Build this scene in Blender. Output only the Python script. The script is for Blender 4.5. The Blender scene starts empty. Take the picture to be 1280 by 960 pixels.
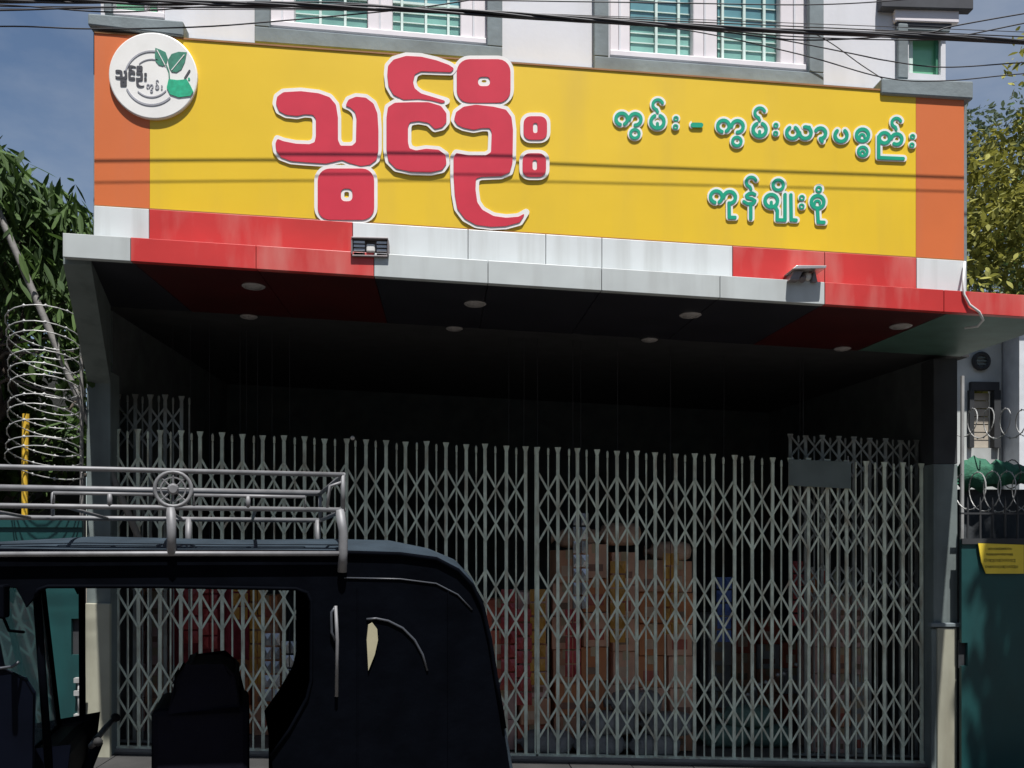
import bpy, math, random
import numpy as np
from mathutils import Vector, Matrix
from mathutils.geometry import tessellate_polygon
random.seed(7); RNG = np.random.default_rng(7)
D = bpy.data; SC = bpy.context.scene; COL = SC.collection
rad = math.radians
# ------------------------------------------------------------------ camera, sky, sun, exposure
F = 1150.0; HY = 690.0; EYE = 1.65; TH = rad(4.3)          # focal length in photo pixels, horizon row, eye height, yaw
cam = D.cameras.new('camera'); camo = D.objects.new('camera', cam); COL.objects.link(camo)
camo.location = (0, 0, EYE); camo.rotation_euler = (rad(90), 0, -TH)
cam.sensor_fit = 'HORIZONTAL'; cam.sensor_width = 36.0; cam.lens = 36.0*F/1280.0
cam.shift_y = (HY-480.0)/1280.0; cam.clip_end = 2000.0; cam.clip_start = 0.05
SC.camera = camo
EL = rad(68); AZ = rad(10)                                  # sun behind the photographer, a little to the right
SUN = Vector((math.sin(AZ)*math.cos(EL), -math.cos(AZ)*math.cos(EL), math.sin(EL)))
w = D.worlds.new('World'); SC.world = w; w.use_nodes = True
wn = w.node_tree.nodes; wl = w.node_tree.links
sky = wn.new('ShaderNodeTexSky'); sky.sky_type = 'NISHITA'; sky.sun_disc = False
sky.sun_elevation = EL; sky.sun_rotation = math.atan2(SUN.x, SUN.y); sky.air_density = 1.0; sky.dust_density = 0.6; sky.ozone_density = 1.6
bg = wn['Background']; bg.inputs[1].default_value = 0.066
tcw = wn.new('ShaderNodeTexCoord'); mpw = wn.new('ShaderNodeMapping'); mpw.inputs['Scale'].default_value = (1.6, 1.6, 3.4)
nzw = wn.new('ShaderNodeTexNoise'); nzw.inputs['Scale'].default_value = 2.1; nzw.inputs['Detail'].default_value = 7; nzw.inputs['Roughness'].default_value = .58
rpw = wn.new('ShaderNodeValToRGB'); rpw.color_ramp.elements[0].position = .38; rpw.color_ramp.elements[1].position = .78
rpw.color_ramp.elements[1].color = (.55, .55, .55, 1)
mxw = wn.new('ShaderNodeMixRGB'); mxw.inputs[2].default_value = (5.0, 5.4, 6.0, 1)
wl.new(tcw.outputs['Generated'], mpw.inputs[0]); wl.new(mpw.outputs[0], nzw.inputs[0]); wl.new(nzw.outputs[0], rpw.inputs[0])
wl.new(rpw.outputs[0], mxw.inputs[0]); wl.new(sky.outputs[0], mxw.inputs[1]); wl.new(mxw.outputs[0], bg.inputs[0])
sl = D.lights.new('sun', 'SUN'); sl.energy = 5.0; sl.angle = rad(.6); sl.color = (1, .98, .955)
so = D.objects.new('sun', sl); COL.objects.link(so); so.rotation_euler = SUN.to_track_quat('Z', 'Y').to_euler(); so.location = (3, -20, 30)
SC.view_settings.view_transform = 'Standard'; SC.view_settings.look = 'None'; SC.view_settings.gamma = 1
SC.view_settings.exposure = 0.5; SC.view_settings.use_curve_mapping = False
SC.render.engine = 'CYCLES'
# ------------------------------------------------------------------ pixel -> place
RT = Vector((math.cos(TH), -math.sin(TH), 0)); FW = Vector((math.sin(TH), math.cos(TH), 0))
def P(px, py, Y):
    d = RT*((px-640)/F) + FW + Vector((0, 0, (HY-py)/F))
    return Vector((0, 0, EYE)) + d*(Y/d.y)
def PX(px, Y): return P(px, 0, Y).x
YF, YS, YW, YG = 5.90, 6.00, 6.12, 7.40                     # fascia, sign, upper wall, gate
a_, b_ = P(240, 540, YG), P(990, 573, YG); K = (b_.z-a_.z)/(b_.x-a_.x)   # the pavement falls gently along the shop
def line(p, q):
    s = (q[1]-p[1])/(q[0]-p[0]); return lambda x: p[1]+s*(x-p[0])
# ------------------------------------------------------------------ materials
MATS = {}
def mat(name, col, rough=.6, metal=0., var=.18, scale=6., bump=0., bscale=None, stain=None, stain_amt=0., stain_scale=(7, 7, .7), spec=.5, coat=0., trans=0.):
    if name in MATS: return MATS[name]
    m = D.materials.new(name); m.use_nodes = True; n = m.node_tree.nodes; l = m.node_tree.links; b = n['Principled BSDF']
    tc = n.new('ShaderNodeTexCoord'); nz = n.new('ShaderNodeTexNoise'); nz.inputs['Scale'].default_value = scale; nz.inputs['Detail'].default_value = 6
    geo = n.new('ShaderNodeNewGeometry')
    l.new(geo.outputs['Position'], nz.inputs['Vector'])
    mx = n.new('ShaderNodeMixRGB'); mx.inputs[1].default_value = (*[c*(1-var) for c in col], 1); mx.inputs[2].default_value = (*[min(1, c*(1+var)) for c in col], 1)
    rp = n.new('ShaderNodeValToRGB'); rp.color_ramp.elements[0].position = .3; rp.color_ramp.elements[1].position = .7
    l.new(nz.outputs[0], rp.inputs[0]); l.new(rp.outputs[0], mx.inputs[0]); out = mx.outputs[0]
    if stain:
        mp = n.new('ShaderNodeMapping'); mp.inputs['Scale'].default_value = stain_scale; l.new(geo.outputs['Position'], mp.inputs[0])
        n2 = n.new('ShaderNodeTexNoise'); n2.inputs['Scale'].default_value = 1.; n2.inputs['Detail'].default_value = 5; l.new(mp.outputs[0], n2.inputs[0])
        r2 = n.new('ShaderNodeValToRGB'); r2.color_ramp.elements[0].position = .48; r2.color_ramp.elements[1].position = .75
        r2.color_ramp.elements[1].color = (stain_amt,)*3+(1,); l.new(n2.outputs[0], r2.inputs[0])
        m2 = n.new('ShaderNodeMixRGB'); l.new(r2.outputs[0], m2.inputs[0]); l.new(out, m2.inputs[1]); m2.inputs[2].default_value = (*stain, 1); out = m2.outputs[0]
    l.new(out, b.inputs['Base Color'])
    b.inputs['Roughness'].default_value = rough; b.inputs['Metallic'].default_value = metal; b.inputs['Specular IOR Level'].default_value = spec
    b.inputs['Coat Weight'].default_value = coat; b.inputs['Transmission Weight'].default_value = trans
    if bump:
        n3 = n.new('ShaderNodeTexNoise'); n3.inputs['Scale'].default_value = bscale or scale*4; n3.inputs['Detail'].default_value = 5; l.new(geo.outputs['Position'], n3.inputs['Vector'])
        bp = n.new('ShaderNodeBump'); bp.inputs['Strength'].default_value = bump; bp.inputs['Distance'].default_value = .02
        l.new(n3.outputs[0], bp.inputs['Height']); l.new(bp.outputs[0], b.inputs['Normal'])
    MATS[name] = m; return m
def leafmat(name, c1, c2, rough=.62):
    m = D.materials.new(name); m.use_nodes = True; n = m.node_tree.nodes; l = m.node_tree.links; b = n['Principled BSDF']
    geo = n.new('ShaderNodeNewGeometry'); oi = n.new('ShaderNodeObjectInfo'); ad = n.new('ShaderNodeMath'); ad.operation = 'ADD'
    fr = n.new('ShaderNodeMath'); fr.operation = 'FRACT'
    l.new(geo.outputs['Random Per Island'], ad.inputs[0]); l.new(oi.outputs['Random'], ad.inputs[1]); l.new(ad.outputs[0], fr.inputs[0])
    mx = n.new('ShaderNodeMixRGB'); mx.inputs[1].default_value = (*c1, 1); mx.inputs[2].default_value = (*c2, 1); l.new(fr.outputs[0], mx.inputs[0])
    l.new(mx.outputs[0], b.inputs['Base Color']); b.inputs['Roughness'].default_value = rough
    tr = n.new('ShaderNodeBsdfTranslucent'); l.new(mx.outputs[0], tr.inputs[0]); ms = n.new('ShaderNodeMixShader'); ms.inputs[0].default_value = .3
    l.new(b.outputs[0], ms.inputs[1]); l.new(tr.outputs[0], ms.inputs[2]); l.new(ms.outputs[0], n['Material Output'].inputs[0])
    return m
ASPH = mat('dusty_road', (.135, .12, .105), .85, var=.35, scale=9, bump=.6, bscale=120)
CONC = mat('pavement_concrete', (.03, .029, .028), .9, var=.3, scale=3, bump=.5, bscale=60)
KERB = mat('kerb_concrete', (.22, .215, .2), .9, var=.25, scale=4, bump=.4)
YEL = mat('yellow_vinyl', (.77, .505, .018), .42, var=.05, scale=1.2, bump=.12, bscale=2.2, stain=(.60, .40, .05), stain_amt=.45, stain_scale=(3.5, 3.5, .5))
ORG = mat('orange_vinyl', (.62, .15, .04), .45, var=.06, scale=1.5, bump=.12, bscale=2.2, stain=(.5, .16, .08), stain_amt=.5, stain_scale=(4, 4, .5))
REDL = mat('red_acrylic', (.60, .04, .065), .32, var=.06, scale=5)
WHB = mat('white_acrylic', (.8, .78, .74), .4, var=.05)
GRNL = mat('green_acrylic', (.012, .34, .20), .35, var=.08)
ACPR = mat('red_cladding', (.56, .04, .036), .38, var=.12, scale=2.5, stain=(.60, .19, .16), stain_amt=.85, stain_scale=(5, 5, 1.2))
ACPW = mat('white_cladding', (.66, .69, .69), .4, var=.07, scale=2.5, stain=(.33, .33, .30), stain_amt=.5, stain_scale=(9, 9, .5))
ACPG = mat('pale_grey_cladding', (.50, .53, .52), .42, var=.08, scale=3, stain=(.30, .30, .28), stain_amt=.4, stain_scale=(8, 8, .7))
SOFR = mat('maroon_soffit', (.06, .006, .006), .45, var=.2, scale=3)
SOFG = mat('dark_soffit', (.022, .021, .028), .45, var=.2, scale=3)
SOFT = mat('green_soffit', (.07, .14, .115), .5, var=.2)
WALLW = mat('white_wall_paint', (.67, .665, .69), .85, var=.05, scale=2, bump=.03, bscale=40, stain=(.45, .44, .42), stain_amt=.35, stain_scale=(4, 4, .5))
GREYT = mat('grey_trim', (.19, .225, .235), .8, var=.12, scale=5, bump=.15, stain=(.1, .11, .11), stain_amt=.5, stain_scale=(4, 4, 2))
DKT = mat('dark_moulding', (.05, .052, .06), .8, var=.2)
PINKW = mat('white_window_frame', (.72, .67, .68), .5, var=.05)
GLS = mat('teal_glass', (.20, .40, .34), .06, var=.35, scale=3, spec=.8)
GLSB = mat('blue_glass', (.14, .31, .34), .06, var=.3, scale=3, spec=.8)
GLSG = mat('green_glass', (.16, .42, .25), .12, var=.15, scale=3, spec=.6)
BARG = mat('pale_green_bar', (.58, .70, .64), .5, var=.1)
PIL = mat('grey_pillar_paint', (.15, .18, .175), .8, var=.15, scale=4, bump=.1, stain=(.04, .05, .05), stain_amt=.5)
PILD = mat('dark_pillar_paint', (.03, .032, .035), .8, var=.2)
CREAM = mat('cream_paint', (.34, .335, .26), .7, var=.1, scale=4, stain=(.19, .17, .12), stain_amt=.5, stain_scale=(6, 6, 1))
TEAL = mat('teal_sheet_metal', (.006, .056, .056), .5, var=.16, scale=3, bump=.1, bscale=8, stain=(.005, .028, .03), stain_amt=.7, stain_scale=(3, 3, .8))
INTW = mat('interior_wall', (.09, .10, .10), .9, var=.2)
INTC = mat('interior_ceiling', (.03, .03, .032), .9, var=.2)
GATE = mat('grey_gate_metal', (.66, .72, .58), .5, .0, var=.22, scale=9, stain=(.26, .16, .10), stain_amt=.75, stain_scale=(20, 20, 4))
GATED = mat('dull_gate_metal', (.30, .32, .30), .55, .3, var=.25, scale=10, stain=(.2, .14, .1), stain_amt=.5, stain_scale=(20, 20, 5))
PLATE = mat('grey_plate', (.13, .16, .15), .6, var=.15)
GALV = mat('galvanised_wire', (.38, .38, .37), .6, .3, var=.2)
POLE = mat('grey_pole', (.2, .19, .18), .7, var=.2, bump=.2)
YPOST = mat('yellow_post', (.68, .42, .03), .6, var=.15)
CAB = mat('black_cable', (.028, .027, .032), .55, var=.2)
WCAB = mat('white_cable', (.7, .7, .68), .5)
LAMPB = mat('grey_lamp_body', (.22, .19, .19), .5, .3, var=.2)
LAMPG = mat('lamp_glass', (.72, .70, .66), .2)
LAMPR = mat('lamp_reflector', (.62, .58, .55), .25, .6)
DISC = mat('downlight_glass', (.30, .28, .27), .4)
RIM = mat('downlight_rim', (.34, .32, .31), .5)
VIN = mat('black_vinyl', (.0016, .0021, .0036), .7, var=.3, scale=6, bump=.2, bscale=14, spec=.015)
VINT = mat('vinyl_top_sheen', (.026, .038, .05), .8, var=.25, scale=5, bump=.25, bscale=25, spec=.12)  # lit, bluish sheen of the black hood's top is put into this colour
NAVY = mat('navy_paint', (.002, .003, .007), .5, var=.2, spec=.06)
SEAT = mat('dark_seat_vinyl', (.005, .005, .011), .7, var=.2, bump=.2, spec=.1)
CHRM = mat('grey_rack_paint', (.17, .17, .175), .55, .2, var=.2, scale=14)
PIPE = mat('pale_piping', (.045, .05, .06), .4, var=.2)
RUB = mat('tyre_rubber', (.02, .02, .02), .85, var=.2)
WSG = mat('windscreen_glass', (.75, .85, .88), .03, var=.03, trans=.85)
CREAMF = mat('cream_gap_patch', (.34, .31, .20), .8, var=.12)
BARK = mat('bark', (.075, .06, .048), .95, var=.35, scale=10, bump=.8, bscale=30)
NBW = mat('neighbour_wall', (.50, .52, .50), .9, var=.18, scale=2, stain=(.2, .2, .19), stain_amt=.7, stain_scale=(2, 2, .6))
BEIGE = mat('beige_shutter', (.42, .37, .30), .7, var=.12)
TARP = mat('green_net', (.02, .115, .065), .8, var=.3, scale=14, bump=.4)
NOTY = mat('yellow_notice', (.80, .60, .05), .5, var=.08)
INK = mat('dark_ink', (.07, .06, .02), .7)
LOGT = mat('logo_dark', (.05, .05, .06), .6); LOGG = mat('logo_grey', (.33, .33, .36), .6); LEAFG = mat('logo_leaf_green', (.04, .20, .13), .5, var=.25, scale=30)
MORT = mat('logo_mortar_green', (.012, .38, .2), .5, var=.2, scale=40)
LV1 = leafmat('mango_leaf', (.022, .05, .011), (.085, .15, .032), .8); LV2 = leafmat('yellow_green_leaf', (.11, .115, .018), (.36, .34, .07), .8); LV3 = leafmat('far_leaf', (.06, .09, .05), (.13, .17, .10), .6)
# ------------------------------------------------------------------ mesh helpers
ORG_OF = {}
class MB:
    def __init__(s): s.v = []; s.f = []
    def add(s, vs, fs):
        o = len(s.v); s.v += [tuple(v) for v in vs]; s.f += [tuple(i+o for i in f) for f in fs]; return s
    def hexa(s, p):      # 8 points: bottom 4 ccw, top 4 ccw
        return s.add(p, [(3, 2, 1, 0), (4, 5, 6, 7), (0, 1, 5, 4), (1, 2, 6, 5), (2, 3, 7, 6), (3, 0, 4, 7)])
    def box(s, x0, x1, y0, y1, z0, z1): return s.hexa([(x0,y0,z0),(x1,y0,z0),(x1,y1,z0),(x0,y1,z0),(x0,y0,z1),(x1,y0,z1),(x1,y1,z1),(x0,y1,z1)])
    def sbox(s, x0, x1, y0, y1, z0, z1):   # follows the fall of the pavement
        return s.hexa([(x,y,z+K*x) for (x,y,z) in [(x0,y0,z0),(x1,y0,z0),(x1,y1,z0),(x0,y1,z0),(x0,y0,z1),(x1,y0,z1),(x1,y1,z1),(x0,y1,z1)]])
    def slab(s, quad, y0, y1):             # four (x,z) corners from bottom left, counter-clockwise seen from the street
        a = [(x, y0, z) for x, z in quad]; b = [(x, y1, z) for x, z in quad]
        return s.add(a+b, [(0,1,2,3), (7,6,5,4), (0,4,5,1), (1,5,6,2), (2,6,7,3), (3,7,4,0)])
    def tube(s, pts, r, n=8, cap=True, closed=False):
        pts = [Vector(p) for p in pts]; m = len(pts); rr = r if hasattr(r, '__len__') else [r]*m; vs = []; fs = []; up0 = None
        for i, p in enumerate(pts):
            if closed: t = pts[(i+1) % m]-pts[i-1]
            else: t = pts[min(i+1, m-1)]-pts[max(i-1, 0)]
            t.normalize()
            if up0 is None: up0 = Vector((0,0,1)) if abs(t.z) < .9 else Vector((0,1,0))
            a = up0-t*up0.dot(t)
            if a.length < 1e-4: a = Vector((1,0,0))-t*t.x
            a.normalize(); up0 = a; b = t.cross(a)
            vs += [p+(a*math.cos(2*math.pi*k/n)+b*math.sin(2*math.pi*k/n))*rr[i] for k in range(n)]
        for i in range(m if closed else m-1):
            j = (i+1) % m
            for k in range(n): fs.append((i*n+k, i*n+(k+1) % n, j*n+(k+1) % n, j*n+k))
        if cap and not closed: fs.append(tuple(range(n))[::-1]); fs.append(tuple((m-1)*n+k for k in range(n)))
        return s.add(vs, fs)
    def circ(s, c, R, r, axis='y', n=20, m=6):
        c = Vector(c); ax = {'x': (Vector((0,1,0)), Vector((0,0,1))), 'y': (Vector((1,0,0)), Vector((0,0,1))), 'z': (Vector((1,0,0)), Vector((0,1,0)))}[axis]
        return s.tube([c+ax[0]*R*math.cos(2*math.pi*k/n)+ax[1]*R*math.sin(2*math.pi*k/n) for k in range(n)], r, m, closed=True)
    def cyl(s, a, b, r, n=16, r2=None): return s.tube([a, b], [r, r if r2 is None else r2], n)
    def lathe(s, c, prof, n=20, axis='z'):
        c = Vector(c); vs = []; fs = []
        for (r, h) in prof:
            for k in range(n):
                ca, sa = r*math.cos(2*math.pi*k/n), r*math.sin(2*math.pi*k/n)
                vs.append(c+(Vector((ca, sa, h)) if axis == 'z' else Vector((ca, h, sa)) if axis == 'y' else Vector((h, ca, sa))))
        for i in range(len(prof)-1):
            for k in range(n): fs.append((i*n+k, i*n+(k+1) % n, (i+1)*n+(k+1) % n, (i+1)*n+k))
        fs.append(tuple(range(n))[::-1]); fs.append(tuple((len(prof)-1)*n+k for k in range(n)))
        return s.add(vs, fs)
    def build(s, name, m, parent=None, smooth=False, local=False, bevel=0.):
        me = D.meshes.new(name); o3 = ORG_OF.get(parent.name, Vector()) if (parent and not local) else Vector()
        me.from_pydata([(Vector(v)-o3)[:] for v in s.v], [], s.f)
        me.validate(); me.materials.append(m)
        if smooth: me.shade_smooth()
        ob = D.objects.new(name, me); COL.objects.link(ob); ob.parent = parent; ORG_OF[ob.name] = o3
        if bevel:
            b = ob.modifiers.new('bevel', 'BEVEL'); b.width = bevel; b.segments = 2; b.limit_method = 'ANGLE'
        return ob
def link(name, me, parent, loc, rz=0.):
    o = D.objects.new(name, me); COL.objects.link(o); o.parent = parent; o.location = Vector(loc)-(ORG_OF.get(parent.name, Vector()) if parent else Vector()); o.rotation_euler.z = rz; return o
def tag(o, label, cat=None, group=None, kind=None):
    if label: o['label'] = label
    if cat: o['category'] = cat
    if group: o['group'] = group
    if kind: o['kind'] = kind
    return o
def thing(name, label, cat, loc=(0, 0, 0), group=None, rz=0.):
    o = D.objects.new(name, None); COL.objects.link(o); o.empty_display_size = .1; o.location = loc; o.rotation_euler.z = rz
    ORG_OF[o.name] = Vector(loc); return tag(o, label, cat, group)
def q4(px0, px1, bot, top, Y):     # quad on the plane Y between two image lines
    r = []
    for x, f in ((px0, bot), (px1, bot), (px1, top), (px0, top)):
        p = P(x, f(x) if callable(f) else f, Y); r.append((p.x, p.z))
    return r
# ------------------------------------------------------------------ lettering: distance field -> outlines -> solid letters
def seg_d(X, Y, p, q):
    px, py = p; qx, qy = q; dx, dy = qx-px, qy-py; L = dx*dx+dy*dy
    t = np.clip(((X-px)*dx+(Y-py)*dy)/(L if L > 0 else 1), 0, 1); return np.hypot(X-px-t*dx, Y-py-t*dy)
def f_poly(X, Y, pts):
    d = np.full(X.shape, 1e9); ins = np.zeros(X.shape, bool); n = len(pts)
    for i in range(n):
        p, q = pts[i], pts[(i+1) % n]; d = np.minimum(d, seg_d(X, Y, p, q))
        if p[1] != q[1]: ins ^= ((p[1] > Y) != (q[1] > Y)) & (X < (q[0]-p[0])*(Y-p[1])/(q[1]-p[1])+p[0])
    return np.where(ins, -d, d)
def f_stroke(X, Y, pts, w): return np.minimum.reduce([seg_d(X, Y, pts[i], pts[i+1]) for i in range(len(pts)-1)])-w
def arc(c, r, a0, a1, n=14, ry=None):
    return [(c[0]+r*math.cos(rad(a0+(a1-a0)*i/n)), c[1]-(ry or r)*math.sin(rad(a0+(a1-a0)*i/n))) for i in range(n+1)]
def contours(G, x0, y0, h):
    S = G < 0; c = S[:-1, :-1]*1+S[:-1, 1:]*2+S[1:, 1:]*4+S[1:, :-1]*8
    T = {1:[(3,0)],2:[(0,1)],3:[(3,1)],4:[(1,2)],5:[(3,2),(1,0)],6:[(0,2)],7:[(3,2)],8:[(2,3)],9:[(2,0)],10:[(0,3),(2,1)],11:[(2,1)],12:[(1,3)],13:[(1,0)],14:[(0,3)]}
    def ek(i, j, e): return {0: (i, j, 0), 1: (i, j+1, 1), 2: (i+1, j, 0), 3: (i, j, 1)}[e]
    nx = {}
    for i, j in np.argwhere((c > 0) & (c < 15)):
        for a, b in T[int(c[i, j])]: nx[ek(i, j, a)] = ek(i, j, b)
    def pt(k):
        i, j, v = k; a = G[i, j]; b = G[i+1, j] if v else G[i, j+1]; t = a/(a-b)
        return (x0+h*(j+(0 if v else t)), y0+h*(i+(t if v else 0)))
    loops = []
    while nx:
        k0, k = next(iter(nx.items())); lp = [pt(k0)]; del nx[k0]
        while k != k0 and k in nx: lp.append(pt(k)); k2 = nx.pop(k); k = k2
        if len(lp) > 5: loops.append(simp(lp, .07))
    return [l for l in loops if len(l) > 3]
def simp(l, tol):
    def dp(a, b):
        if b-a < 2: return []
        p, q = np.array(l[a]), np.array(l[b]); d = q-p; L = np.hypot(*d) or 1e-9; A = np.array(l[a+1:b])-p
        ds = np.abs(A[:, 0]*d[1]-A[:, 1]*d[0])/L; i = int(ds.argmax())
        if ds[i] < tol: return []
        return dp(a, a+1+i)+[a+1+i]+dp(a+1+i, b)
    m = len(l)//2; idx = [0]+dp(0, m)+[m]+dp(m, len(l)-1)+[len(l)-1]
    return [l[i] for i in idx]
def area(l): return .5*sum(l[i][0]*l[(i+1) % len(l)][1]-l[(i+1) % len(l)][0]*l[i][1] for i in range(len(l)))
def inside(p, l):
    r = False
    for i in range(len(l)):
        a, b = l[i], l[(i+1) % len(l)]
        if (a[1] > p[1]) != (b[1] > p[1]) and p[0] < (b[0]-a[0])*(p[1]-a[1])/(b[1]-a[1])+a[0]: r = not r
    return r
def solid(mb, loops, to3, depth):   # loops in picture units, to3(x, y) -> point on the plane, depth towards the street (-Y)
    if not loops: return mb
    big = max(loops, key=lambda l: abs(area(l))); sg = 1 if area(big) > 0 else -1
    outs = [l for l in loops if area(l)*sg > 0]; holes = [l for l in loops if area(l)*sg < 0]
    for o in outs:
        grp = [o]+[h for h in holes if inside(h[0], o)]
        flat = [p for l in grp for p in l]
        tr = tessellate_polygon([[Vector((p[0], p[1], 0)) for p in l] for l in grp])
        b = [to3(*p) for p in flat]; f = [v-Vector((0, depth, 0)) for v in b]; n = len(flat); fs = []
        for t in tr:
            A, B, C = (f[i] for i in t)
            fs.append(t if (B-A).cross(C-A).y < 0 else t[::-1])
        k = 0
        for l in grp:
            for i in range(len(l)): fs.append((k+i, k+(i+1) % len(l), n+k+(i+1) % len(l), n+k+i))
            k += len(l)
        mb.add(f+b, fs)
    return mb
def glyph(shapes, margin=5, h=.55, blur=0):
    xs = [p[0] for s in shapes for p in s[1]]; ys = [p[1] for s in shapes for p in s[1]]
    x0, x1, y0, y1 = min(xs)-margin, max(xs)+margin, min(ys)-margin, max(ys)+margin
    X, Y = np.meshgrid(np.arange(x0, x1, h), np.arange(y0, y1, h)); G = np.full(X.shape, 1e9)
    for s in shapes:
        g = f_poly(X, Y, s[1]) if s[0] == 'p' else f_stroke(X, Y, s[1], s[2])
        if s[0] == 'p' and len(s) > 2: G = np.maximum(G, -g)          # a hole
        else: G = np.minimum(G, g)
    for _ in range(blur):
        Q = np.pad(G, 1, mode='edge'); G = (Q[:-2, 1:-1]+Q[2:, 1:-1]+Q[1:-1, :-2]+Q[1:-1, 2:]+4*G)/8
    return G, x0, y0, h
# ================================================================== THE SETTING
RZ = -.24                                                   # road level
def struct(mb, name, m, **k): return tag(mb.build(name, m, **k), None, kind='structure')
struct(MB().box(-300, 300, -200, 600, RZ-.3, RZ-.012), 'ground', mat('bare_earth', (.14, .115, .085), .95, var=.3, scale=.6, bump=.5, bscale=20))
struct(MB().box(-60, 60, -5.4, 5.62, RZ-.2, RZ), 'road', ASPH)
kb = MB()
for i in range(18):
    x = -9+i*.8
    kb.hexa([(a, b, c) for (a, b, c) in [(x+.004,5.62,RZ-.1),(x+.796,5.62,RZ-.1),(x+.796,5.75,RZ-.1),(x+.004,5.75,RZ-.1),
             (x+.004,5.63,K*x+.004),(x+.796,5.63,K*(x+.8)+.004),(x+.796,5.75,K*(x+.8)+.004),(x+.004,5.75,K*x+.004)]])
struct(kb, 'kerb', KERB)
pv = MB(); pv.hexa([(-9,5.75,RZ-.2),(5.4,5.75,RZ-.2),(5.4,12.5,RZ-.2),(-9,12.5,RZ-.2),(-9,5.75,-K*9-.02),(5.4,5.75,K*5.4-.02),(5.4,12.5,K*5.4-.02),(-9,12.5,-K*9-.02)])
pave = struct(pv, 'pavement', CONC)
slab_me = None
for j in range(3):
    for i in range(21):
        x, y = -5+i*.5, 5.755+j*.525
        if slab_me is None:
            o = MB().sbox(.004, .496, .004, .521, -.03, 0).build('paving_slab', CONC, pave, local=True, bevel=.006); slab_me = o.data; o.location = (x, y, K*x)
        else:
            o = link('paving_slab', slab_me, pave, (x, y, K*x+random.uniform(-.002, .002)))
# ---- shop houses across the street, behind the photographer
HB = 7.2
OPP = [((-26, -9.05), mat('opp_ochre', (.22, .17, .11), .9, var=.15), 'ochre plastered two storey shop house across the street'),
       ((-9, 5.95), mat('opp_grey', (.16, .165, .17), .9, var=.15), 'grey plastered two storey shop house across the street'),
       ((6, 24), mat('opp_green', (.11, .16, .14), .9, var=.15), 'dull green two storey shop house across the street')]
winm = None
for (x0, x1), m, lab in OPP:
    t = thing('shop_house', lab, 'building', ((x0+x1)/2, -10, RZ), 'shop houses across the street')
    MB().box(x0, x1, -14, -6, RZ, HB-.35).build('wall', m, t)
    MB().box(x0-.02, x1+.02, -14.1, -6.0, HB-.348, HB).build('parapet', KERB, t)
    for fl in range(2):
        for i in range(int((x1-x0)/2.4)):
            lo = (x0+1.3+i*2.4, -5.99, RZ+1.2+fl*3.2)
            if winm is None:
                o = MB().box(-.7, .7, -.02, .05, 0, 1.5).build('window', GLSB, t, local=True); winm = o.data; o.location = Vector(lo)-ORG_OF[t.name]
            else: link('window', winm, t, lo)
# ================================================================== THE SHOP BUILDING
bl = thing('shop_building', 'white shop house with red and white clad canopy above a folding gate', 'building', (0, 9, 0))
SIGN_T, SIGN_B = line((118, 40), (1205, 120)), line((118, 257), (1205, 326))
BAND_B, FAS_T, FAS_B = line((78, 292), (1207, 365)), line((78, 291), (1207, 364)), line((78, 321), (1280, 396))
# upper wall with window openings (pixel rows traced on the plane of the wall)
slope_w = lambda x: .078*(x-640)
def wrow(y): return lambda x: y+slope_w(x)
xa, xb = 126, 1182
holes = [(139, 206, -115), (337, 609, -115), (762, 1012, -115), (1136, 1176, -60)]
WB = {139: 60, 337: 56, 762: 60.5, 1136: 52}                 # row of the opening's lower edge, at the middle column
wall = MB(); xs = sorted({xa, xb, *[h[0] for h in holes], *[h[1] for h in holes]})
for i in range(len(xs)-1):
    a, b = xs[i], xs[i+1]; h = next((h for h in holes if h[0] == a and h[1] == b), None)
    if h is None: wall.slab(q4(a, b, wrow(140), wrow(-260), YW), YW, YW+.2)
    else:
        wall.slab(q4(a, b, wrow(140), wrow(WB[a]), YW), YW, YW+.2); wall.slab(q4(a, b, wrow(h[2]), wrow(-260), YW), YW, YW+.2)
wall.build('wall', WALLW, bl)
xl, xr = PX(xa, YW), PX(xb, YW); zr = P(640, -260, YW).z
MB().sbox(xl, xl+.18, YW+.2, 11.5, 3.75, zr-.02).build('side_wall', WALLW, bl); MB().sbox(xr-.18, xr, YW+.2, 11.5, 3.75, zr-.02).build('side_wall', WALLW, bl)
MB().sbox(xl, xr, 11.5, 11.7, 3.75, zr-.02).build('back_wall', WALLW, bl)
MB().sbox(xl-.25, xr+.25, YW-.3, 11.9, zr-.018, zr+.15).build('roof', GREYT, bl)
MB().sbox(xl+.2, xr-.2, YW+.9, YW+.95, 3.9, zr-.03).build('inner_partition', mat('pale_room_wall', (.40, .42, .40), .9), bl)
def surround(px0, px1, bt, ob, ib, tp, w, name='window'):    # raised grey frame round an opening: side bands, bottom band
    mb = MB(); Y0, Y1 = YW-.055, YW-.001
    mb.slab(q4(px0, px1, ob, ib, Y0), Y0, Y1)
    mb.slab(q4(px0, px0+w, lambda x: ib(x)-.2, tp, Y0), Y0, Y1); mb.slab(q4(px1-w, px1, lambda x: ib(x)-.2, tp, Y0), Y0, Y1)
    mb.slab(q4(px0, px1, lambda x: tp(x)-.2, lambda x: tp(x)-16, Y0), Y0, Y1)
    return mb.build(name, GREYT, bl, bevel=.006)
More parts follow.
